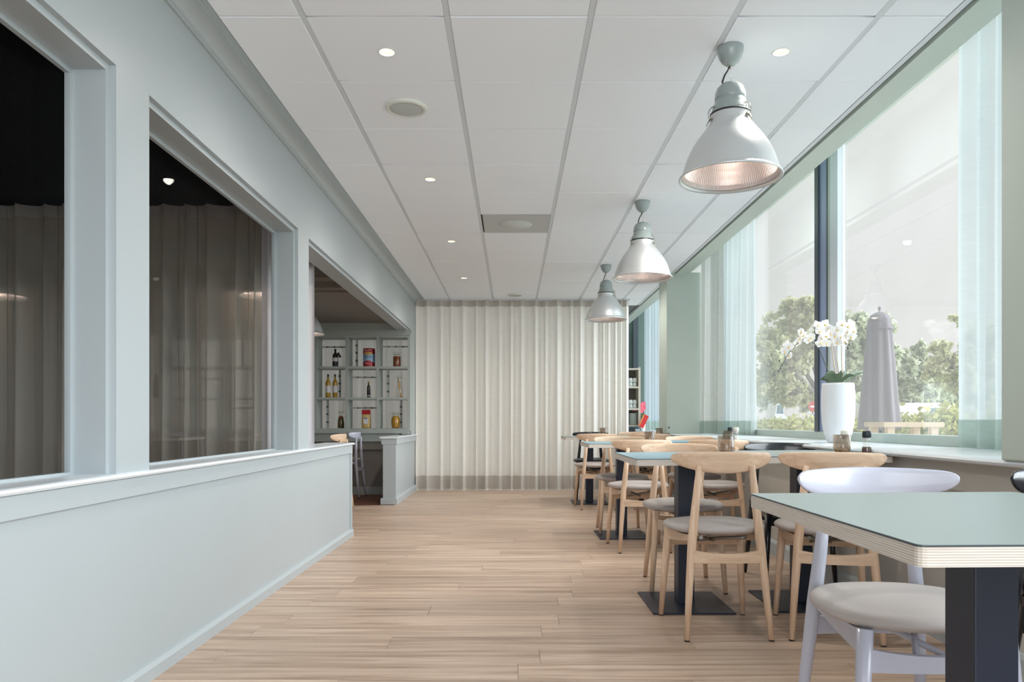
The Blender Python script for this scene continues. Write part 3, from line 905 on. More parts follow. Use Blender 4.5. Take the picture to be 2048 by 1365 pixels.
def make_chair(name, label, wood, woodx, seatm, strut):
    t = thing(name, label, 'chair')
    # cushion
    prof = []
    for k in range(8):
        r = 0.0001 + 0.86 * k / 7; prof.append((r, 0.478 + 0.027 * (1 - r ** 3.4) ** 0.75))
    prof += [(0.93, 0.490), (0.975, 0.483), (1.0, 0.474), (0.985, 0.464), (0.93, 0.456), (0.8, 0.449), (0.5, 0.446), (0.0001, 0.446)]
    rings = []
    for r, z in prof:
        ring = []
        for j in range(40):
            c, s_ = sup(2 * PI * j / 40, 2.45)
            y = 0.212 * s_
            wx = 0.229 - 0.018 * max(0, -s_)
            ring.append((r * wx * c, r * y + 0.01, z - 0.012 * (c * c) * 0 - 0.006 * (s_ * r) * (s_ > 0)))
        rings.append(ring)
    MB().loft(rings, True, False, True).build('seat', seatm, t)
    # crescent backrest
    rings = []
    NU = 45
    for i in range(NU):
        u = -1 + 2 * i / (NU - 1); u = math.sin(u * PI / 2) * 0.998 if abs(u) < 1 else u * 0.998
        hw = 0.226; x = hw * u
        hb = 0.098 * (0.42 + 0.58 * max(0, 1 - u * u) ** 0.85)
        cap_ = max(0.01, 1 - abs(u) ** 18) ** 0.5
        mid = 0.822 - 0.008 * u * u - hb / 2
        zt = mid + hb / 2 * cap_; zb = mid - hb / 2 * cap_
        yc = -0.195 + 0.085 * u * u
        th = 0.011 * (0.35 + 0.65 * max(0, 1 - abs(u) ** 6))
        ty = -0.34 * u            # tangent of the curve
        nx, ny = -0.75 * u * 1.0, 1.0
        nl = math.hypot(nx, ny); nx /= nl; ny /= nl
        ring = []
        for j in range(14):
            a = 2 * PI * j / 14
            c, s_ = sup(a, 3.0)
            zz = (zt + zb) / 2 + (zt - zb) / 2 * s_
            lean = -0.10 * (zz - 0.77)
            ring.append((x + nx * th * c, yc + ny * th * c + lean, zz))
        rings.append(ring)
    MB().loft(rings, True, True, True).build('backrest', woodx, t)
    # legs
    for s_ in (-1, 1):
        pts = [(0.184 * s_, -0.238, 0.006), (0.168 * s_, -0.212, 0.22), (0.150 * s_, -0.192, 0.43), (0.134 * s_, -0.186, 0.58), (0.116 * s_, -0.186, 0.76)]
        l = MB().tube(pts, [0.0125, 0.0165, 0.0205, 0.0185, 0.0135], 12).build('leg', wood, t)
        MB().tube([(0.184 * s_, -0.238, 0.0), (0.184 * s_, -0.238, 0.007)], 0.0118, 12).build('foot_glide', 'glide', l)
        pts = [(0.202 * s_, 0.205, 0.006), (0.188 * s_, 0.188, 0.22), (0.172 * s_, 0.168, 0.452)]
        l = MB().tube(pts, [0.0125, 0.0165, 0.0205], 12).build('leg', wood, t)
        MB().tube([(0.202 * s_, 0.205, 0.0), (0.202 * s_, 0.205, 0.007)], 0.0118, 12).build('foot_glide', 'glide', l)
        # side rail, swept up towards the back
        rings = []
        for k in range(9):
            f = k / 8
            yv = 0.165 - 0.355 * f; xv = (0.170 - 0.020 * f) * s_
            zt = 0.447 - 0.010 * math.sin(PI * f) + 0.008 * f; zb = 0.385 + 0.045 * f ** 1.3 + 0.0 * f
            rings.append([(xv - 0.009, yv, zb), (xv + 0.009, yv, zb), (xv + 0.009, yv, zt), (xv - 0.009, yv, zt)])
        MB().loft(rings, True, True, False).build('side_rail', woodx, t)
    # cross rails: front and rear, with a dipped top edge
    for (yv, hw, z0, z1, nm) in ((0.178, 0.172, 0.352, 0.408, 'front_rail'), (-0.206, 0.155, 0.335, 0.392, 'rear_rail')):
        rings = []
        for k in range(13):
            u = -1 + 2 * k / 12
            zt = z1 - 0.016 * (1 - u * u)
            bow = 0.012 * (1 - u * u) * (1 if yv > 0 else -1)
            rings.append([(hw * u, yv - 0.010 + bow, z0), (hw * u, yv + 0.010 + bow, z0), (hw * u, yv + 0.010 + bow, zt), (hw * u, yv - 0.010 + bow, zt)])
        MB().loft(rings, True, True, False).build(nm, woodx, t)
    for s_ in (-1, 1):
        MB().tube([(0.10 * s_, -0.150, 0.437), (0.035 * s_, 0.0, 0.412), (-0.045 * s_, 0.165, 0.375)], [0.010, 0.009, 0.008], 6).build('seat_brace', strut, t)
    return t


beech0 = make_chair('dining_chair', 'x', 'beech', 'beechx', 'seat', 'bracket')
white0 = make_chair('dining_chair', 'x', 'white', 'white', 'seat', 'white')
black0 = make_chair('dining_chair', 'x', 'blackl', 'blackl', 'seatb', 'blackl')
used = {}


def put(proto, x, y, deg, label, group='crescent-backed dining chairs'):
    o = proto if proto.name not in used else copy_tree(proto)
    used[proto.name] = 1
    o.location = (x, y, 0); o.rotation_euler = (0, 0, math.radians(deg)); o['label'] = label; o['group'] = group
    return o


put(beech0, 0.935, 3.49, 1, 'beech chair with its back to the camera before the blue second-row table')
put(white0, 1.025, 1.985, 180, 'white lacquered chair with beige seat behind the nearest table')
put(black0, 1.625, 1.99, 180, 'black chair cut off by the right edge behind the nearest table', )
put(beech0, 1.445, 3.45, -13, 'beech chair turned slightly at the near side of the second-row sill table')
put(beech0, 0.985, 4.36, 177, 'beech chair facing the camera at the far side of the blue second-row table')
put(black0, 1.650, 4.50, 180, 'black chair facing the camera at the far side of the second-row sill table')
put(beech0, 0.950, 5.66, 2, 'beech chair at the near side of the third-row aisle table')
put(beech0, 0.940, 6.50, 179, 'beech chair at the far side of the third-row aisle table')
put(beech0, 1.530, 5.69, -2, 'beech chair at the near side of the third-row sill table')
put(beech0, 1.600, 6.64, 180, 'beech chair at the far side of the third-row sill table')
put(beech0, 0.915, 8.31, 2, 'beech chair at the near side of the farthest aisle table')
put(black0, 0.970, 9.22, 180, 'black chair at the far side of the farthest aisle table by the curtain')
put(beech0, 1.500, 8.31, 0, 'beech chair at the near side of the farthest sill table')
put(beech0, 1.540, 9.22, 182, 'beech chair at the far side of the farthest sill table')
put(white0, -2.13, 9.46, 88, 'white chair seen edge-on in the side room beyond the half wall end', 'side room chairs')
put(beech0, -2.00, 8.05, 86, 'beech chair whose crescent back shows above the half wall in the side room', 'side room chairs')
put(beech0, -3.05, 9.25, 170, 'beech chair farther left in the side room behind the half wall', 'side room chairs')
put(white0, -4.05, 9.25, 175, 'white chair in the side room seen through the grey sheer', 'side room chairs')
# side-room table
t = table(-3.1, -2.45, 8.2, 8.9, 'lamg', 'pale table in the side room behind the half wall', group='side room tables', tilt=0)
t = table(-4.3, -3.65, 8.2, 8.9, 'lamg', 'pale table deep in the side room behind the grey sheer', group='side room tables', tilt=0)


# ------------------------------------------------------------------ PENDANT LAMPS
def make_pendant(label, cup='lampg', shade='alu'):
    """origin at the ceiling"""
    t = thing('pendant_lamp', label, 'pendant lamp')
    MB().lathe([(0.0001, 0.0), (0.058, 0.0), (0.059, -0.006), (0.057, -0.022), (0.050, -0.046), (0.038, -0.066), (0.022, -0.080), (0.010, -0.085), (0.0001, -0.086)], 40).build('canopy', cup, t)
    MB().lathe([(0.0001, -0.084), (0.006, -0.084), (0.006, -0.094), (0.0001, -0.095)], 12).build('cable_grip', 'wire', t)
    MB().tube([(-0.004, 0.0, -0.088), (-0.012, -0.004, -0.105), (-0.028, -0.008, -0.130), (-0.038, -0.008, -0.158), (-0.036, -0.006, -0.176)], 0.0042, 8).build('cable', 'cable', t)
    MB().tube([(0.002, 0, -0.088), (0.002, 0, -0.165)], 0.0009, 5).build('suspension_wire', 'wire', t)
    MB().lathe([(0.0001, -0.160), (0.020, -0.161), (0.042, -0.168), (0.058, -0.184), (0.066, -0.206), (0.0685, -0.228), (0.0685, -0.233), (0.0655, -0.236), (0.0655, -0.240),
                (0.069, -0.243), (0.071, -0.256), (0.074, -0.266), (0.083, -0.286), (0.087, -0.296), (0.087, -0.300), (0.06, -0.300)], 48).build('lamp_head', cup, t)
    MB().lathe([(0.06, -0.300), (0.0895, -0.300), (0.090, -0.306), (0.0875, -0.308)], 48).build('gasket', 'cable', t)
    MB().lathe([(0.0875, -0.306), (0.089, -0.310), (0.089, -0.334), (0.091, -0.338), (0.094, -0.346), (0.099, -0.354)], 48).build('collar', shade, t)
    out = [(0.099, -0.353), (0.104, -0.362), (0.122, -0.385), (0.145, -0.415), (0.166, -0.447), (0.183, -0.480), (0.196, -0.512), (0.205, -0.542), (0.209, -0.556), (0.212, -0.562), (0.213, -0.572), (0.217, -0.576), (0.2265, -0.585), (0.228, -0.590), (0.225, -0.5935), (0.220, -0.590), (0.213, -0.582)]
    s = MB().lathe(out, 96).build('lamp_shade', shade, t)
    # ribbed reflector inside
    prof = [(0.212, -0.580), (0.203, -0.560), (0.197, -0.535), (0.186, -0.500), (0.172, -0.466), (0.154, -0.436), (0.132, -0.405), (0.108, -0.378), (0.08, -0.358), (0.03, -0.350)]
    seg = 480
    rings = []
    for r, z in prof:
        rings.append([((r - 0.0016 * (j % 4 < 2) * (r < 0.205)) * math.cos(2 * PI * j / seg), (r - 0.0016 * (j % 4 < 2) * (r < 0.205)) * math.sin(2 * PI * j / seg), z) for j in range(seg)])
    MB().loft(rings, True, False, False).build('reflector', 'alui', t)
    MB().sphere((0, 0, -0.455), 0.036, 16, 12, 1.25).build('bulb', 'bulb', t)
    MB().lathe([(0.018, -0.35), (0.018, -0.415)], 16).build('bulb_socket', 'offwhite', t)
    for k, a in enumerate((math.radians(-52), math.radians(68), math.radians(188))):
        mb = MB()
        c, s_ = math.cos(a), math.sin(a)
        def Q(rad, tan, z): return (c * rad - s_ * tan, s_ * rad + c * tan, z)
        for tt in (-0.009, 0.009):
            mb.tube([Q(0.079, tt, -0.272), Q(0.094, tt, -0.280), Q(0.102, tt, -0.300), Q(0.100, tt, -0.318), Q(0.094, tt, -0.328)], 0.0016, 5)
        mb.tube([Q(0.079, -0.009, -0.272), Q(0.079, 0.009, -0.272)], 0.0016, 5)
        mb.tube([Q(0.092, -0.011, -0.328), Q(0.092, 0.011, -0.328)], 0.0045, 6)
        mb.tube([Q(0.096, 0.0, -0.330), Q(0.108, 0.0, -0.350), Q(0.114, 0.0, -0.364)], [0.004, 0.003, 0.002], 6)
        mb.build('clip', 'wire', t)
    return t


def bulb_light(x, y, z, e=2.0):
    d = bpy.data.lights.new('pendant_glow', 'POINT'); d.energy = e; d.color = (1.0, 0.84, 0.70); d.shadow_soft_size = 0.04
    o = bpy.data.objects.new('pendant_glow', d); o.location = (x, y, z); COL.objects.link(o)


p0 = make_pendant('nearest of the three large brushed aluminium pendant lamps over the tables')
pend = [(0.982, 3.385, 0, 'nearest of the three large brushed aluminium pendant lamps over the tables'),
        (0.995, 5.755, 14, 'middle of the three large brushed aluminium pendant lamps over the tables'),
        (1.008, 8.11, 30, 'farthest of the three brushed aluminium pendant lamps, in front of the back curtain')]
for i, (x, y, rz, lab) in enumerate(pend):
    o = p0 if i == 0 else copy_tree(p0)
    o.location = (x, y, CT); o.rotation_euler = (0, 0, math.radians(rz)); o['label'] = lab; o['group'] = 'aluminium pendant lamps over the window tables'
    bulb_light(x, y, CT - 0.54, 0.35)
for (x, y, z, lab) in ((-2.33, 8.35, 2.515, 'aluminium pendant half hidden by the drape at the third partition opening'),
                       (-2.00, 6.12, 2.565, 'aluminium pendant glimpsed through the grey sheer of the side room'),
                       (-4.22, 6.12, 2.565, 'aluminium pendant at far left behind the grey sheer')):
    o = copy_tree(p0); o.location = (x, y, z + (0.0 if y < 7 else -0.0)); o['label'] = lab; o['group'] = 'aluminium pendant lamps in the side room'
    bulb_light(x, y, z - 0.60, 1.2)

# ------------------------------------------------------------------ SHELF UNIT with jars and bottles
SY = 9.76; CW = 0.405; SR = -1.335; ZB = 0.83; CHh = 0.405
su = thing('shelf_unit', 'open grey-green grid shelf of square cells at the end of the side room', 'shelf', (SR, SY, ZB))
nc_ = 8
for i in range(nc_ + 1):
    x = -i * CW
    MB().box(x - 0.034, x - 0.004 if i else x, 0.0, 0.30, 0.0, 3 * CHh + 0.05).build('upright', 'niche', su)
for k in range(4):
    for i in range(nc_):
        MB().box(-(i + 1) * CW - 0.004, -i * CW - 0.034, 0.004, 0.30, k * CHh, k * CHh + 0.030).build('shelf_board', 'niche', su)
MB().box(-nc_ * CW, 0.0, -0.01, 0.0, 3 * CHh + 0.03, 3 * CHh + 0.10).build('top_rail', 'niche', su)
MB().box(-nc_ * CW, 0.0, -0.012, 0.0, -0.02, 0.03).build('bottom_rail', 'niche', su)
# bottle racks: a bar with small clips, lying or standing
def rack(ci, ri, horiz, off):
    x1 = -ci * CW - 0.034; x0 = -(ci + 1) * CW - 0.004; zb = ri * CHh + 0.030; zt = (ri + 1) * CHh
    mb = MB()
    if horiz:
        z = zb + off
        mb.box(x0, x1, 0.15, 0.158, z - 0.010, z + 0.010)
        r = mb.build('rack_bar', 'niche', su)
        for f in (0.28, 0.53, 0.78, 0.97):
            xx = x0 + (x1 - x0) * f
            MB().box(xx - 0.012, xx + 0.012, 0.135, 0.15, z - 0.010, z + 0.007).build('rack_clip', 'clipg', r)
    else:
        x = x0 + off
        mb.box(x - 0.014, x + 0.014, 0.15, 0.158, zb, zt)
        r = mb.build('rack_bar', 'niche', su)
        for f in (0.22, 0.50, 0.76):
            zz = zb + (zt - zb) * f
            MB().box(x - 0.014, x + 0.012, 0.125, 0.15, zz - 0.012, zz + 0.012).build('rack_clip', 'clipg', r)
for (ci, ri, h, off) in ((0, 2, True, 0.27), (1, 2, False, 0.09), (2, 2, True, 0.265),
                         (0, 1, False, 0.10), (1, 1, True, 0.27), (2, 1, False, 0.27),
                         (0, 0, False, 0.27), (1, 0, True, 0.27), (2, 0, False, 0.11), (3, 0, True, 0.27),
                         (3, 1, False, 0.2), (3, 2, False, 0.2), (4, 1, True, 0.27), (5, 2, False, 0.2), (6, 1, True, 0.25), (5, 0, True, 0.27)):
    rack(ci, ri, h, off)


def cell(px, ri):
    """x position from the pixel column at the shelf depth"""
    return ((px - 1023.5) / (1500 / (SY + 0.10)), SY + 0.09, ZB + ri * CHh + 0.030)


def bottle(name, label, px, ri, body, neck, r, h, labelmat=None, cap='darkbox', glassm='oilglass', cat='bottle', lz=(0.3, 0.62)):
    t = thing(name, label, cat, cell(px, ri))
    zs = h * 0.62
    MB().lathe([(0.0001, 0), (r * 0.94, 0), (r, 0.006), (r, zs), (r * 0.92, zs + h * 0.05), (r * 0.6, zs + h * 0.12), (neck, zs + h * 0.18), (neck, h * 0.93), (0.0001, h * 0.93)], 24).build('bottle_body', glassm, t)
    MB().lathe([(neck * 1.15, h * 0.90), (neck * 1.15, h), (0.0001, h)], 16).build('cap', cap, t)
    if labelmat:
        MB().lathe([(r + 0.0006, h * lz[0] * 0.62), (r + 0.0006, h * lz[1])], 24).build('paper_label', labelmat, t)
    return t


t = bottle('wine_bottle', 'dark green wine bottle with white label and hanging tag, upper left cell', 669, 2, 0, 0.0125, 0.037, 0.235, 'paper', 'ink', 'greenglass', lz=(0.5, 0.5))
MB().prism([(0.028, 0.175), (0.055, 0.188), (0.092, 0.125), (0.060, 0.115)], 1, -0.040, -0.038).build('hang_tag', 'ink', t)
MB().lathe([(0.0376, 0.001), (0.0376, 0.058)], 24).build('lower_sleeve', 'ink', t)
bottle('oil_bottle', 'left one of the two golden oil bottles with black caps', 654.5, 1, 0, 0.011, 0.0335, 0.305, 'paper', 'capb', 'oilglass', lz=(0.35, 0.5))
bottle('oil_bottle', 'right one of the two golden oil bottles with black caps', 668.5, 1, 0, 0.011, 0.0335, 0.305, 'paper', 'capb', 'oilglass', lz=(0.35, 0.5))
t = bottle('olive_oil_bottle', 'small dark green oil bottle alone in the middle cell', 735.5, 1, 0, 0.009, 0.0215, 0.215, 'ink', 'gold', 'greenglass', lz=(0.2, 0.5))
MB().lathe([(0.0228, 0.018), (0.0228, 0.030)], 20).build('label_band', 'paper', t)
# tomato can
t = thing('tomato_can', 'large red, white and blue tin of tomatoes in the upper middle cell', 'can', cell(736.5, 2))
R = 0.077
MB().lathe([(0.0001, 0), (R, 0), (R, 0.235), (R - 0.003, 0.238), (R - 0.004, 0.232), (0.0001, 0.232)], 40).build('can_body', 'redcan', t)
MB().lathe([(R + 0.0005, 0.05), (R + 0.0005, 0.165)], 40).build('label_band', 'bluecan', t)
ring0 = [(a, 0.050 + 0.028 * max(0, math.cos(a * 1.5))) for a in [(-1.0 + 2.0 * i / 16) for i in range(17)]]
mb = MB(); vs = []
for a, z in ring0: vs += [((R + 0.001) * math.sin(a), -(R + 0.001) * math.cos(a), 0.002), ((R + 0.001) * math.sin(a), -(R + 0.001) * math.cos(a), z)]
mb.add(vs, [(2 * i, 2 * i + 2, 2 * i + 3, 2 * i + 1) for i in range(16)], True); mb.build('tomato_picture', 'redcan', t)
vs = []
for i in range(17):
    a = -0.75 + 1.5 * i / 16; z = 0.165 - 0.014 * math.cos(a * 2)
    vs += [((R + 0.001) * math.sin(a), -(R + 0.001) * math.cos(a), z), ((R + 0.001) * math.sin(a), -(R + 0.001) * math.cos(a), 0.185 + 0.006 * math.cos(a * 2))]
MB().add(vs, [(2 * i, 2 * i + 2, 2 * i + 3, 2 * i + 1) for i in range(16)], True).build('gold_banner', 'gold', t)
text_mesh('MUTTI', 0.036, 'paper', t, R + 0.001, (0, 0, 0.208))
text_mesh('POLPA', 0.032, 'ink', t, R + 0.001, (0, 0, 0.122))
text_mesh('Z.A.A.', 0.024, 'paper', t, R + 0.0015, (-0.01, 0, 0.040))


def jar(label, px, ri, prof, fill, fillh, lidr, extra=None):
    t = thing('preserving_jar', label, 'jar', cell(px, ri))
    h = prof[-1][1]
    MB().lathe([(0.0001, 0.0)] + prof, 28).build('glass_body', 'smokec', t)
    fp = [(0.0001, 0.004)] + [(max(0.001, r - 0.004), z + 0.004) for r, z in prof if z < fillh] + [(0.0001, fillh)]
    MB().lathe(fp, 24).build('contents', fill, t)
    MB().lathe([(lidr, h), (lidr * 1.06, h + 0.004), (lidr * 1.0, h + 0.014), (lidr * 0.5, h + 0.02), (0.0001, h + 0.021)], 24).build('glass_lid', 'smokec', t)
    mb = MB()
    mb.tube([(lidr * 1.05 * math.cos(a), lidr * 1.05 * math.sin(a), h - 0.004) for a in np.linspace(0, 2 * PI, 20)], 0.0022, 5)
    mb.tube([(lidr * 1.05, 0, h - 0.004), (lidr * 1.5, 0, h + 0.010), (lidr * 1.25, 0, h + 0.024), (lidr * 0.3, 0, h + 0.024)], 0.0022, 5)
    mb.tube([(-lidr * 1.05, 0, h - 0.004), (-lidr * 1.4, 0, h + 0.004), (-lidr * 1.15, 0, h + 0.026), (-lidr * 0.3, 0, h + 0.024)], 0.0022, 5)
    mb.build('wire_clasp', 'wire', t)
    if extra: extra(t)
    return t


jar('wire-clasp jar of brown preserves in the upper right cell', 792, 2, [(0.048, 0), (0.052, 0.01), (0.052, 0.13), (0.044, 0.15), (0.042, 0.165)], 'antip', 0.14, 0.042)
def spag(t):
    for k in range(14):
        a = random.uniform(-0.010, 0.010); b_ = random.uniform(-0.012, 0.012)
        MB().tube([(0.022 + a, b_, 0.006), (-0.016 + a * 0.6, b_ * 0.6, 0.245)], 0.0042, 5).build('spaghetti', 'pastac', t)
jar('tall conical jar of spaghetti in the middle right cell', 797, 1, [(0.046, 0), (0.050, 0.01), (0.046, 0.10), (0.034, 0.18), (0.026, 0.235), (0.028, 0.262)], 'pastac', 0.006, 0.030, spag)
def toms(t):
    for (x, z, r) in ((0.004, 0.155, 0.017), (-0.012, 0.085, 0.014), (0.012, 0.05, 0.013)):
        MB().sphere((x, -0.026, z), r).build('tomato', 'tomato', t)
jar('bottle-shaped jar of mixed vegetables in the lower left cell', 680, 0, [(0.043, 0), (0.046, 0.01), (0.043, 0.09), (0.032, 0.15), (0.027, 0.18), (0.028, 0.205)], 'olive', 0.17, 0.030, toms)
jar('bulging jar of yellow preserves in the lower right cell', 789.5, 0, [(0.046, 0), (0.054, 0.02), (0.060, 0.07), (0.058, 0.12), (0.046, 0.155), (0.040, 0.17), (0.041, 0.188)], 'yell', 0.165, 0.041)
# pasta bag
t = thing('pasta_bag', 'bright printed pasta bag with white oval label in the lower middle cell', 'bag', cell(731, 0))
rings = []
for k in range(9):
    f = k / 8; z = 0.245 * f
    wx = 0.056 * (1 + 0.06 * math.sin(5 * f)); wy = 0.036 * (1 - f ** 3 * 0.92)
    rings.append([(wx * sup(2 * PI * j / 20, 3)[0], wy * sup(2 * PI * j / 20, 3)[1] - 0.0, z) for j in range(20)])
MB().loft(rings, True, True, True).build('bag_body', 'bag', t)
MB().box(-0.056, 0.056, -0.022, -0.008, 0.185, 0.243).build('red_band', 'redcan', t)
mb = MB(); mb.prism([(0.036 * math.cos(a) * (1 if math.sin(a) < 0 else 0.9), 0.10 + 0.045 * math.sin(a)) for a in np.linspace(0, 2 * PI, 20)[:-1]], 1, -0.042, -0.036); mb.build('white_label', 'paper', t)
mb = MB(); mb.prism([(0.020 * math.cos(a), 0.132 + 0.009 * math.sin(a)) for a in np.linspace(0, 2 * PI, 16)[:-1]], 1, -0.044, -0.042); mb.build('blue_oval', 'signb', t)
# a few more, seen only dimly through the grey sheer
bottle('wine_bottle', 'dark bottle dimly seen through the sheer in the upper shelf row', 338, 2, 0, 0.0125, 0.037, 0.26, None, 'ink', 'greenglass')
bottle('wine_bottle', 'dark bottle dimly seen through the sheer in the middle shelf row', 311, 1, 0, 0.0125, 0.037, 0.30, None, 'ink', 'greenglass')
jar('jar dimly seen through the sheer in the lower shelf row', 335, 0, [(0.045, 0), (0.045, 0.15), (0.04, 0.17)], 'olive', 0.15, 0.04)

# ------------------------------------------------------------------ TABLE GLASSWARE
def holder(x, y, z, s, label, matname='smoke'):
    t = thing('tealight_glass', label, 'candle holder', (x, y, z), group='smoked tealight glasses on the tables')
    R = 0.044 * s; H = 0.096 * s
    MB().lathe([(0.0001, 0.0), (R * 0.78, 0.0), (R * 0.90, 0.004), (R * 0.96, 0.014), (R, H), (R - 0.0025, H), (R * 0.90, 0.016), (R * 0.75, 0.007), (0.0001, 0.007)], 32).build('glass', matname, t)
    tl = MB().lathe([(0.0001, 0.008), (0.017, 0.008), (0.019, 0.010), (0.019, 0.024), (0.0001, 0.024)], 20).build('tealight', 'wax', t, (0.006, -0.004, 0))
    MB().lathe([(0.0035, 0.024), (0.002, 0.045), (0.0001, 0.058)], 8).build('wick', 'wax', tl)
    for k in range(5):
        a = 2.2 + k * 0.75
        MB().sphere((-0.008 + 0.017 * math.cos(a), 0.004 + 0.017 * math.sin(a), 0.013 + 0.004 * (k % 2)), 0.007, 8, 6, 0.7).build('pebble', 'gold', t)
    return t


ZT = 0.778
holder(1.160, 4.08, ZT + 0.002, 1.0, 'smoked tealight glass between the two second-row tables')
holder(1.690, 3.85, 0.787 + 0.003, 1.0, 'smoked tealight glass beside the salt and pepper mills near the orchid pot')
holder(1.720, 6.00, 0.787 + 0.003, 0.95, 'smoked tealight glass beside the white salt mill on the third-row sill table')
holder(1.115, 6.12, ZT + 0.002, 0.97, 'smoked tealight glass on the third-row aisle table')
holder(1.085, 9.03, ZT + 0.002, 1.0, 'smoked tealight glass on the farthest aisle table')
holder(1.695, 8.68, 0.782 + 0.003, 0.95, 'smoked tealight glass on the farthest sill table beside the black pepper mill')


def mill(x, y, z, label, cap, fill):
    t = thing('spice_mill', label, 'mill', (x, y, z))
    MB().lathe([(0.0001, 0.0), (0.024, 0.0), (0.0265, 0.004), (0.026, 0.020), (0.020, 0.045), (0.0155, 0.062), (0.0155, 0.080)], 24).build('glass_jar', 'smokec', t)
    MB().lathe([(0.0001, 0.004), (0.022, 0.005), (0.023, 0.020), (0.0195, 0.036 if fill == 'pepper' else 0.045), (0.0001, 0.037 if fill == 'pepper' else 0.050)], 20).build('contents', fill, t)
    MB().lathe([(0.0165, 0.070), (0.0165, 0.084)], 20).build('neck_band', 'paper', t)
    MB().lathe([(0.0001, 0.082), (0.019, 0.082), (0.0215, 0.088), (0.0205, 0.112), (0.018, 0.117), (0.0001, 0.117)], 28).build('mill_cap', cap, t)
    return t


mill(1.762, 3.98, 0.787 + 0.003, 'clear salt mill with white cap behind the tealight glass near the orchid', 'capw', 'salt')
mill(1.770, 3.75, 0.787 + 0.003, 'glass pepper mill with black cap in front of the orchid pot', 'capb', 'pepper')
mill(1.775, 5.96, 0.787 + 0.003, 'white salt mill on the third-row sill table', 'capw', 'salt')
mill(1.755, 6.05, 0.787 + 0.003, 'black-capped pepper mill half behind the white salt mill', 'capb', 'pepper')
mill(1.790, 8.62, 0.782 + 0.003, 'black-capped pepper mill on the farthest sill table', 'capb', 'pepper')

# ------------------------------------------------------------------ ORCHID
PX, PY = 2.125, 4.90
t = thing('flower_pot', 'tall white ceramic pot on the window sill', 'pot', (PX, PY, ZS))
MB().lathe([(0.0001, 0), (0.058, 0), (0.066, 0.006), (0.085, 0.06), (0.098, 0.13), (0.104, 0.22), (0.104, 0.31), (0.099, 0.375), (0.097, 0.390), (0.092, 0.388), (0.09, 0.36), (0.0001, 0.36)], 48).build('pot_body', 'pot', t)
PZ = ZS + 0.36
orc = thing('orchid', 'white artificial orchid with arching stems in the tall pot', 'plant', (PX, PY, PZ))
SC = PY / 1500.0


def op(px, py, dy=0.0):
    """point on the plant in local coordinates from a sighting at the pot's distance"""
    d = PY + dy
    return Vector(((px - 1023.5) * d / 1500 - PX, dy, CZ + (843 - py) * d / 1500 - PZ))


def smooth_path(pts, n=6):
    out = []
    P = [pts[0]] + list(pts) + [pts[-1]]
    for i in range(1, len(P) - 2):
        for k in range(n):
            tt = k / n
            a, b_, c, d = P[i - 1], P[i], P[i + 1], P[i + 2]
            out.append(0.5 * ((2 * b_) + (-a + c) * tt + (2 * a - 5 * b_ + 4 * c - d) * tt ** 2 + (-a + 3 * b_ - 3 * c + d) * tt ** 3))
    out.append(pts[-1])
    return out


stems = [([op(1660, 768), op(1657, 750), op(1648, 727), op(1637, 700), op(1625, 686, -.02), op(1611, 678, -.03), op(1597, 684, -.04), op(1583, 697, -.05), op(1572, 712, -.05), op(1564, 728, -.05), op(1556, 742, -.05)], 'stemd'),
         ([op(1672, 768), op(1667, 735), op(1662, 700), op(1657, 675), op(1648, 662, -.03), op(1640, 668, -.05)], 'stem'),
         ([op(1676, 768, .02), op(1674, 735, .02), op(1668, 700, .02), op(1660, 676, .02)], 'stem'),
         ([op(1683, 768), op(1682, 735), op(1681, 700), op(1682, 680), op(1689, 672, -.03), op(1696, 690, -.04)], 'stem')]
for pts, m in stems:
    sp = smooth_path(pts)
    MB().tube(sp, [0.0042 - 0.0026 * i / len(sp) for i in range(len(sp))], 7).build('stem', m, orc)


def petal_mesh(L_, W_, cup):
    vs = []; fs = []
    nu, nv = 5, 4
    for i in range(nu + 1):
        u = i / nu
        wv = W_ * (math.sin(PI * min(1, 0.12 + 0.88 * u) ** 0.85) ** 0.7 if u < 1 else 0.15)
        for j in range(nv + 1):
            v = -1 + 2 * j / nv
            vs.append((wv * v, -cup * (u * u) + 0.25 * cup * v * v, L_ * u))
    for i in range(nu):
        for j in range(nv):
            a = i * (nv + 1) + j
            fs.append((a, a + 1, a + nv + 2, a + nv + 1))
    return vs, fs


def flower_meshes():
    mb = MB()
    for k, (ang, L_, W_) in enumerate(((0, .030, .012), (125, .029, .012), (-125, .029, .012), (62, .034, .020), (-62, .034, .020))):
        vs, fs = petal_mesh(L_, W_, 0.006)
        a = math.radians(ang); c, s_ = math.cos(a), math.sin(a)
        off = -0.0015 if k > 2 else 0.0
        mb.add([(x * c + z * s_, y + off, -x * s_ + z * c) for x, y, z in vs], fs, True)
    me = mb.mesh('flower', fix=False); me.materials.append(MAT['petal'])
    lb = MB(); lb.sphere((0, -0.007, -0.004), 0.0055, 8, 6, 1.2); lb.tube([(0, -0.006, -0.004), (0, -0.012, -0.010), (0, -0.012, -0.016)], [0.0045, 0.003, 0.001], 6)
    ml = lb.mesh('lip'); ml.materials.append(MAT['lip'])
    return me, ml


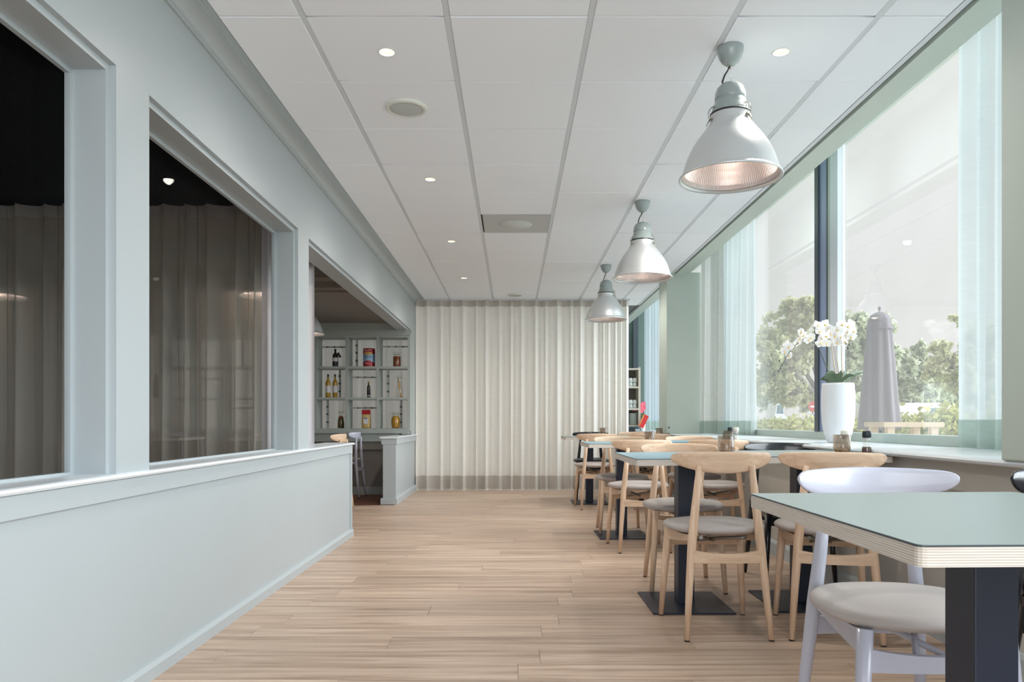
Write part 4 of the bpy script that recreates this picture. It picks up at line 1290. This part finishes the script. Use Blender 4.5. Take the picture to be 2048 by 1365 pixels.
fm, lmh = flower_meshes()
fl = [(1568, 703, -.05), (1576, 694, -.06), (1577, 712, -.05), (1571, 689, -.05), (1599, 678, -.05), (1606, 672, -.05), (1594, 686, -.05), (1615, 681, -.04), (1601, 665, -.03), (1620, 676, -.03),
      (1634, 652, -.05), (1647, 650, -.04), (1655, 658, -.05), (1637, 664, -.05), (1649, 673, -.06), (1641, 678, -.05), (1650, 688, -.05), (1640, 688, -.05), (1657, 666, -.04),
      (1672, 660, -.04), (1681, 650, -.04), (1693, 653, -.05), (1700, 648, -.03), (1668, 672, -.05), (1679, 675, -.04), (1692, 666, -.05), (1703, 664, -.04), (1686, 684, -.05), (1673, 686, -.04), (1700, 674, -.04)]
for i, (px, py, dy) in enumerate(fl):
    p = op(px, py, dy + random.uniform(-0.02, 0.02))
    f = link('flower', fm, None, orc, p, (random.uniform(-0.4, 0.5), random.uniform(-0.6, 0.6), random.uniform(-0.7, 0.5) + (-0.6 if px < 1625 else 0)))
    f.scale = [1.10 if px > 1625 else 0.95] * 3
    link('lip', lmh, None, f)
for (px, py) in ((1556, 742), (1559, 737), (1562, 731), (1697, 690), (1694, 697), (1690, 688), (1557, 722)):
    MB().sphere(op(px, py, -.05), 0.006, 8, 6, 1.2).build('bud', 'stemd', orc)
for (px0, px1, py1, wd_, dy) in ((1670, 1651, 752, .030, -.05), (1676, 1690, 750, .032, .02), (1668, 1648, 760, .02, -.03), (1675, 1705, 756, .014, -.03), (1672, 1675, 752, .034, -.06), (1684, 1722, 750, .016, .06), (1665, 1640, 764, .018, .04)):
    b0 = op(px0, 770, 0); b1 = op(px1, py1, dy); ax = (b1 - b0); side = ax.cross(Vector((0, 1, 0.3))).normalized()
    vs = []; n = 8
    for k in range(n + 1):
        f = k / n; wv = wd_ * math.sin(PI * min(1, (0.08 + 0.92 * f))) ** 0.6 if f < 1 else 0.001
        c_ = b0 + ax * f * 1.1 + Vector((0, 0, 0.03 * math.sin(PI * f * 0.9)))
        for v in (-1, -0.4, 0, 0.4, 1): vs.append(c_ + side * wv * v + Vector((0, -0.006 * (1 - abs(v)), 0)))
    MB().add(vs, [(k * 5 + j, k * 5 + j + 1, k * 5 + j + 6, k * 5 + j + 5) for k in range(n) for j in range(4)], True).build('leaf', 'leafo', orc)

# ------------------------------------------------------------------ CUPBOARD CORNER beyond the back curtain
s_ = 130.0


def cp(px, py, d=11.54): return ((px - 1023.5) * d / 1500, CZ + (843 - py) * d / 1500)


D0 = 11.0
x1, zt_ = cp(1275.5, 737, D0); x0 = cp(1245, 0, D0)[0]; zb_ = cp(0, 862, D0)[1]
counter_top = cp(0, 868, D0)[1] - 0.0
sb = thing('sideboard', 'pale counter behind the curtain edge carrying the cup rack', 'counter', (0, 0, 0))
MB().box(1.30, 1.775, 10.7, 11.3, 0.04, counter_top - 0.035).build('cabinet_body', 'beige', sb)
MB().box(1.28, 1.785, 10.68, 11.32, counter_top - 0.035, counter_top, 0.003).build('worktop', 'cup', sb)
MB().box(1.30, 1.765, 10.73, 11.3, 0.0, 0.04).build('plinth', 'darkbox', sb)
tb = thing('storage_box', 'dark flat box under the cup rack on the counter', 'box', (0, 0, 0))
xb = cp(1284, 0, D0)[0]
xb = min(xb, 1.93)
tb_top = cp(0, 853, D0)[1]
MB().box(1.60, min(xb, 1.76), 10.78, 11.1, counter_top, tb_top).build('box_body', 'darkbox', tb)
MB().box(1.597, min(xb, 1.763), 10.777, 11.103, tb_top - 0.012, tb_top + 0.001).build('box_lid', 'teal', tb)
cb = thing('cup_rack', 'tall narrow beige open cupboard holding cups and plates', 'cupboard', (0, 0, 0))
base = tb_top + 0.002
xe = min(x1, 1.84)
for (a, b_) in ((1.50, 1.52), (xe - 0.028, xe)):
    MB().box(a, b_, 10.80, 11.08, base, zt_).build('side_panel', 'beige', cb)
MB().box(1.52, xe - 0.028, 11.06, 11.08, base, zt_).build('back_panel', 'cupb', cb)
for py in (740.5, 776.5, 819.5): 
    z = cp(0, py, D0)[1]
    MB().box(1.52, xe - 0.028, 10.80, 11.06, z - 0.010, z + 0.012).build('shelf_board', 'beige', cb)
MB().box(1.52, xe - 0.028, 10.80, 11.06, base, base + 0.012).build('shelf_board', 'beige', cb)
cupm = MB().lathe([(0.0001, 0), (0.024, 0), (0.027, 0.004), (0.036, 0.062), (0.0335, 0.062), (0.024, 0.008), (0.0001, 0.008)], 20).mesh('cup'); cupm.materials.append(MAT['cup'])
hm = MB().tube([(0.030, 0, 0.05), (0.050, 0, 0.05), (0.052, 0, 0.028), (0.028, 0, 0.018)], 0.004, 6).mesh('handle'); hm.materials.append(MAT['cup'])
for (py, lv) in ((776.5, 'upper'), (819.5, 'lower')):
    z = cp(0, py, D0)[1] + 0.012
    for k in range(2):
        for (xx, wh) in ((cp(1264.5, 0, D0)[0], 'right'), (cp(1256, 0, D0)[0], 'left')):
            tt = thing('cup', f'white porcelain cup {"on top of" if k else "at the bottom of"} the {wh} stack on the {lv} rack shelf', 'cup', (xx, 10.87, z + 0.063 * k + 0.063), 0.5, group='stacked white cups')
            tt.rotation_euler = (PI, 0, 0.4)
            link('cup_body', cupm, None, tt); link('cup_handle', hm, None, tt)
zpl = base + 0.012; k = 0
plm = MB().lathe([(0.0001, 0), (0.040, 0), (0.062, 0.010), (0.066, 0.0135), (0.062, 0.0135), (0.040, 0.004), (0.0001, 0.004)], 24).mesh('plate'); plm.materials.append(MAT['cup'])
while zpl < cp(0, 828, D0)[1]:
    o = link('plate', plm, None, None, (cp(1262, 0, D0)[0], 10.90, zpl)); props(o, 'white plate in the tall stack on the lowest shelf of the cup rack', 'plate', 'stacked white plates')
    zpl += 0.0145; k += 1
# red card leaning, vase with pink flowers
t = thing('red_card', 'red printed card leaning on the dark box', 'card', (cp(1277, 0, D0 - 0.35)[0], D0 - 0.25, tb_top + 0.004))
mb = MB(); mb.box(0, 0.08, -0.003, 0.003, 0, 0.19); oo = mb.build('card', 'redp', t); oo.rotation_euler = (0, 0.42, 0)
mb = MB(); mb.box(0.004, 0.016, -0.0038, -0.003, 0.01, 0.18); o2 = mb.build('gold_stripe', 'gold', oo)
vz = counter_top
PD = 10.95
vx = 1.845
vp = thing('bud_vase', 'small white vase on the sill beside the red card', 'vase', (vx + 0.05, PD, ZS))
MB().lathe([(0.0001, 0), (0.036, 0), (0.040, 0.01), (0.044, 0.10), (0.040, 0.10), (0.036, 0.012), (0.0001, 0.012)], 24).build('vase_body', 'cup', vp)
fw = thing('pink_flowers', 'bunch of pink flowers in the small white vase', 'flowers', (vx + 0.05, PD, ZS + 0.012))
for k in range(11):
    a = random.uniform(0, 2 * PI); r = random.uniform(0.02, 0.10); h = random.uniform(0.24, 0.40)
    p = Vector((r * math.cos(a) - 0.04, r * math.sin(a) * 0.6, h))
    MB().tube([(0, 0, 0), (p.x * 0.5, p.y * 0.5, h * 0.6), p], 0.002, 5).build('stem', 'gleaf', fw)
    mb = MB()
    for j in range(6):
        aa = j * PI / 3 + k
        dv = Vector((math.cos(aa), -0.3, math.sin(aa))) * 0.044; sd = Vector((-math.sin(aa), 0, math.cos(aa))) * 0.013
        mb.add([p, p + dv * 0.5 + sd, p + dv, p + dv * 0.5 - sd], [(0, 1, 2, 3)], True)
    b2 = mb.build('blossom', 'pink', fw, fix=False)
for k in range(7):
    a = random.uniform(0, 2 * PI)
    p = Vector((0.05 * math.cos(a) - 0.02, 0.03 * math.sin(a), random.uniform(0.14, 0.26)))
    MB().add([p, p + Vector((0.015, 0, 0.02)), p + Vector((0.0, 0, 0.055)), p + Vector((-0.015, 0, 0.02))], [(0, 1, 2, 3)]).build('leaf', 'gleaf', fw, fix=False)

# ------------------------------------------------------------------ OUTSIDE
GZ = -0.30
g = MB().box(2.62, 90, -30, 120, GZ - 0.2, GZ).build('ground', 'lawn'); g['kind'] = 'structure'
g3 = MB().box(2.62, 6.2, -30, 60, GZ, GZ + 0.008).build('bounce_paving', 'bounce'); g3['kind'] = 'structure'  # pale strip added to bounce daylight up through the windows
rd = MB().box(13.5, 34, -30, 110, GZ, GZ + 0.01).build('parking_road', 'asphalt'); rd['kind'] = 'structure'
g2 = MB().box(-40, 2.62, 14.3, 60, GZ - 0.2, GZ + 0.02).build('ground_far', 'asphalt'); g2['kind'] = 'structure'


def leaves(centres, n, size, clump=0, seed=1):
    """n leaf quads scattered through a set of ellipsoids: (x,y,z,rx,ry,rz)"""
    r = np.random.default_rng(seed)
    C0 = np.array(centres, float)
    if clump:
        k = clump
        d0 = r.normal(size=(len(C0) * k, 3)); d0 /= np.linalg.norm(d0, axis=1)[:, None]
        base = np.repeat(C0, k, 0)
        pos = base[:, :3] + d0 * (r.uniform(0.2, 1.12, len(base)) ** 0.6)[:, None] * base[:, 3:6]
        sz = base[:, 3:6] * r.uniform(0.16, 0.36, len(base))[:, None]
        C0 = np.hstack([pos, sz])
    C = C0; vol = (C[:, 3] * C[:, 4] * C[:, 5]) ** (2 / 3); idx = r.choice(len(C), n, p=vol / vol.sum())
    d = r.normal(size=(n, 3)); d /= np.linalg.norm(d, axis=1)[:, None]
    rad = np.abs(r.normal(0, 0.62, n))
    P = C[idx, :3] + d * rad[:, None] * C[idx, 3:6]
    u = r.normal(size=(n, 3)); u /= np.linalg.norm(u, axis=1)[:, None]
    q = r.normal(size=(n, 3)); v = np.cross(u, q); v /= np.linalg.norm(v, axis=1)[:, None]
    s = size * r.uniform(0.6, 1.4, n)[:, None]
    V = np.stack([P - u * s, P + v * s * 0.55, P + u * s, P - v * s * 0.55], 1).reshape(-1, 3)
    me = bpy.data.meshes.new('foliage')
    me.vertices.add(n * 4); me.vertices.foreach_set('co', V.ravel())
    me.loops.add(n * 4); me.loops.foreach_set('vertex_index', np.arange(n * 4))
    me.polygons.add(n); me.polygons.foreach_set('loop_start', np.arange(n) * 4); me.polygons.foreach_set('loop_total', np.full(n, 4))
    me.update(calc_edges=True)
    return me


def at(px, py, d): return ((px - 1023.5) * d / 1500, d, CZ + (843 - py) * d / 1500)


def tree(label, d, blobs, base, n, size, seed, mat='tleaf', trunkr=0.2, branches=()):
    """blobs as sightings (px, py, radius px x, radius px z) at distance d"""
    x, y, _ = at(base, 0, d)
    t = thing('tree', label, 'tree', (x, y, GZ))
    cs = []
    rnd = random.Random(seed)
    for (px, py, rx, rz) in blobs:
        c = at(px, py, d); k = d / 1500
        cs.append((c[0] - x, rnd.uniform(-1, 1) * rx * k * 0.7, c[2] - GZ, rx * k, rx * k, rz * k))
    f = link('foliage', leaves(cs, n, size, 26, seed=seed), mat, t); f['kind'] = 'stuff'
    mb = MB()
    top = max(c[2] for c in cs)
    mb.tube([(0, 0, 0), (0.05, 0, top * 0.3), (-0.1, 0.1, top * 0.6), (0.1, 0, top * 0.9)], [trunkr, trunkr * 0.85, trunkr * 0.5, trunkr * 0.15], 8)
    for c in cs[:7]:
        mb.tube([(0, 0, top * 0.3), (c[0] * 0.5, c[1] * 0.5, (top * 0.3 + c[2]) / 2), (c[0], c[1], c[2])], [trunkr * 0.5, trunkr * 0.32, trunkr * 0.1], 6)
    mb.build('trunk', 'bark', t)
    return t


tree('big spreading tree left of the window mullion', 30,
     [(1600, 620, 34, 30), (1570, 660, 42, 34), (1625, 660, 32, 44), (1540, 700, 34, 34), (1600, 720, 42, 36), (1560, 760, 40, 36), (1530, 760, 30, 40), (1620, 610, 20, 18), (1600, 790, 40, 24), (1640, 700, 24, 40)],
     1652, 17000, 0.13, 2, 'tleaf', 0.26)
tree('tree with rounded crown right of the window mullion', 34,
     [(1700, 665, 22, 38), (1720, 700, 30, 40), (1690, 740, 30, 40), (1735, 760, 34, 40), (1700, 790, 30, 30), (1715, 640, 16, 14), (1760, 660, 18, 30), (1775, 720, 22, 50)], 1712, 12000, 0.15, 3, 'tleaf2', 0.2)
tree('loose cool green tree behind the closed parasol', 40,
     [(1795, 735, 24, 34), (1790, 780, 26, 30), (1835, 712, 16, 26), (1845, 745, 26, 26), (1825, 775, 30, 28), (1860, 770, 26, 26)], 1815, 9000, 0.17, 4, 'tleaf2', 0.18)
tree('broad leafy tree at the right side of the window', 27,
     [(1890, 705, 26, 24), (1920, 720, 30, 34), (1950, 690, 26, 34), (1895, 745, 36, 24), (1935, 760, 34, 26), (1965, 740, 36, 44), (1870, 690, 14, 8), (1912, 636, 12, 5), (1925, 648, 10, 6), (1985, 700, 36, 60)], 1975, 13000, 0.11, 5, 'tleaf', 0.22)
tree('small young tree with thin straight trunk', 19,
     [(1921, 772, 24, 16), (1915, 755, 20, 14), (1930, 757, 18, 14), (1921, 740, 14, 12)], 1921, 4200, 0.075, 6, 'tleaf', 0.035)
tree('distant row of trees beyond the parking', 62,
     [(1500, 770, 40, 36), (1560, 790, 40, 30), (1620, 790, 36, 30), (1680, 790, 40, 34), (1740, 795, 40, 30), (1800, 800, 36, 26), (1860, 795, 40, 26), (1920, 795, 40, 28), (1980, 790, 40, 32), (1450, 760, 40, 44), (1400, 750, 40, 54)], 1700, 9000, 0.34, 7, 'tleaf2', 0.25)


def hedge(label, cs, n, size, seed, mat='hleaf'):
    me = leaves(cs, n, size, 60, seed=seed)
    t = thing('hedge', label, 'hedge', (0, 0, 0))
    f = link('foliage', me, mat, t); f['kind'] = 'stuff'
    mb = MB()
    for c in cs[::2]: mb.tube([(c[0], c[1], GZ), (c[0] + 0.1, c[1], c[2])], [0.02, 0.008], 5)
    mb.build('twig', 'bark', t)


cs = []
for i in range(26):
    y_ = 12.0 + i * 0.8
    x_ = 6.5 + 0.16 * i + 0.10 * (i % 3)
    cs.append((x_, y_, GZ + 0.70, 0.8, 0.8, 0.56 + 0.05 * math.sin(i * 1.7)))
hedge('long yellow-green clipped hedge outside the window', cs, 42000, 0.075, 8)
cs = []
for i in range(9):
    cs.append((5.15 + 0.24 * (i % 4), 8.7 + 0.16 * i, GZ + 0.66 + 0.05 * (i % 2), 0.42, 0.5, 0.66))
hedge('bushy yellow-green shrub in front of the parked van', cs, 20000, 0.045, 9)

# closed parasol
px0, pd = 1757, 9.0
x, y, _ = at(px0, 0, pd)
t = thing('closed_parasol', 'tall closed parasol under a grey-mauve cover outside the right pane', 'parasol', (x, y, GZ))
def zpx(py): return CZ + (843 - py) * pd / 1500 - GZ
k = pd / 1500
prof = [(2, 861), (38, 860), (37, 840), (33, 800), (30, 760), (27, 720), (24.5, 690), (22, 664), (23.5, 655), (22.5, 650), (21, 640), (16, 631), (8, 626), (3, 624)]
rings = []
for r, py in prof:
    low = py > 655
    rings.append([((r * k * (1 + (0.07 if low else 0.02) * math.cos(9 * 2 * PI * j / 72))) * math.cos(2 * PI * j / 72), (r * k * (1 + (0.07 if low else 0.02) * math.cos(9 * 2 * PI * j / 72))) * math.sin(2 * PI * j / 72), zpx(py)) for j in range(72)])
MB().loft(rings, True, True, True).build('cover', 'parasol', t)
MB().lathe([(0.022, zpx(662)), (0.148, zpx(661)), (0.152, zpx(657)), (0.022, zpx(652))], 30).build('cover_flounce', 'parasol', t)
MB().lathe([(0.006, zpx(626)), (0.008, zpx(622)), (0.020, zpx(619)), (0.018, zpx(616)), (0.004, zpx(613)), (0.0001, zpx(612))], 16).build('finial', 'parasol', t)
MB().tube([(0, 0, 0), (0, 0, zpx(855))], 0.03, 12).build('pole', 'bracket', t)
MB().box(-0.35, 0.35, -0.35, 0.35, 0.0, 0.08, 0.01).build('foot', 'asphalt', t)
# bench
bx0, by, bz = at(1764, 845, 7.6); bx1 = at(1885, 0, 7.6)[0]
t = thing('garden_bench', 'light wooden bench top outside in front of the parasol', 'bench', (bx0, by, GZ))
hz = bz - GZ
for k_ in range(4):
    MB().box(0, bx1 - bx0, -0.02 + 0.11 * k_, 0.08 + 0.11 * k_, hz - 0.05, hz, 0.004).build('slat', 'bench', t)
for lx in (0.05, bx1 - bx0 - 0.12):
    for ly in (0.0, 0.34): MB().box(lx, lx + 0.07, ly, ly + 0.07, 0.0, hz - 0.05).build('leg', 'bench', t)


def vehicle(name, label, cat, px_a, px_b, pytop, d, mat, van):
    xa, y0, zt2 = at(px_a, pytop, d); xb_ = at(px_b, 0, d)[0]
    L_ = xb_ - xa; H = zt2 - GZ
    t = thing(name, label, cat, (xa, d, GZ))
    W_ = 1.8
    if van: pr = [(0, 0.28), (0, H * 0.97), (0.06, H), (L_ - 0.45, H), (L_ - 0.22, H * 0.93), (L_ - 0.02, H * 0.60), (L_, H * 0.5), (L_, 0.28)]
    else: pr = [(0, 0.3), (0, H * 0.60), (L_ * 0.12, H * 0.68), (L_ * 0.27, H), (L_ * 0.66, H), (L_ * 0.80, H * 0.68), (L_, H * 0.6), (L_, 0.3)]
    MB().prism(pr, 1, 0, W_).build('car_body', mat, t)
    if van: wins = [[(L_ - 1.05, H * 0.62), (L_ - 1.05, H * 0.9), (L_ - 0.45, H * 0.9), (L_ - 0.16, H * 0.62)]]
    else: wins = [[(L_ * 0.22, H * 0.70), (L_ * 0.30, H * 0.94), (L_ * 0.46, H * 0.94), (L_ * 0.46, H * 0.70)], [(L_ * 0.49, H * 0.70), (L_ * 0.49, H * 0.94), (L_ * 0.64, H * 0.94), (L_ * 0.74, H * 0.70)]]
    for wn in wins: MB().prism(wn, 1, -0.01, 0.0).build('car_window', 'vang', t)
    for wx in (L_ * 0.18, L_ * 0.82):
        ww = MB()
        ww.loft([[(wx + 0.3 * math.cos(2 * PI * j / 20), yy_, 0.3 + 0.3 * math.sin(2 * PI * j / 20)) for j in range(20)] for yy_ in (-0.02, 0.2)], True, True, False)
        ww.build('wheel', 'tyre', t)
    return t


vehicle('parked_van', 'long white van parked beyond the shrub', 'van', 1740, 1912, 806, 26, 'vanw', True)
vehicle('parked_car', 'pale blue car parked right of the white van', 'car', 1909, 1945, 815, 40, 'carb', False)
vehicle('parked_car', 'light car parked at far left of the view behind the sheer', 'car', 1545, 1572, 806, 52, 'vanw', False)
# road sign
x, y, z = at(1625, 817, 23)
t = thing('road_sign', 'small no-entry road sign with blue plate beyond the hedge', 'sign', (x, y, GZ))
MB().tube([(0, 0.03, 0), (0, 0.03, z - GZ + 0.2)], 0.03, 8).build('pole', 'bracket', t)
mb = MB(); mb.loft([[(0.16 * math.cos(2 * PI * j / 24), yy_, z - GZ + 0.05 + 0.16 * math.sin(2 * PI * j / 24)) for j in range(24)] for yy_ in (-0.01, 0.01)], True, True, False); dsk = mb.build('sign_disc', 'signr', t)
MB().box(-0.10, 0.10, -0.016, -0.011, z - GZ + 0.025, z - GZ + 0.075).build('white_bar', 'vanw', dsk)
MB().box(-0.10, 0.10, -0.01, 0.01, z - GZ - 0.40, z - GZ - 0.18).build('blue_plate', 'signb', t)
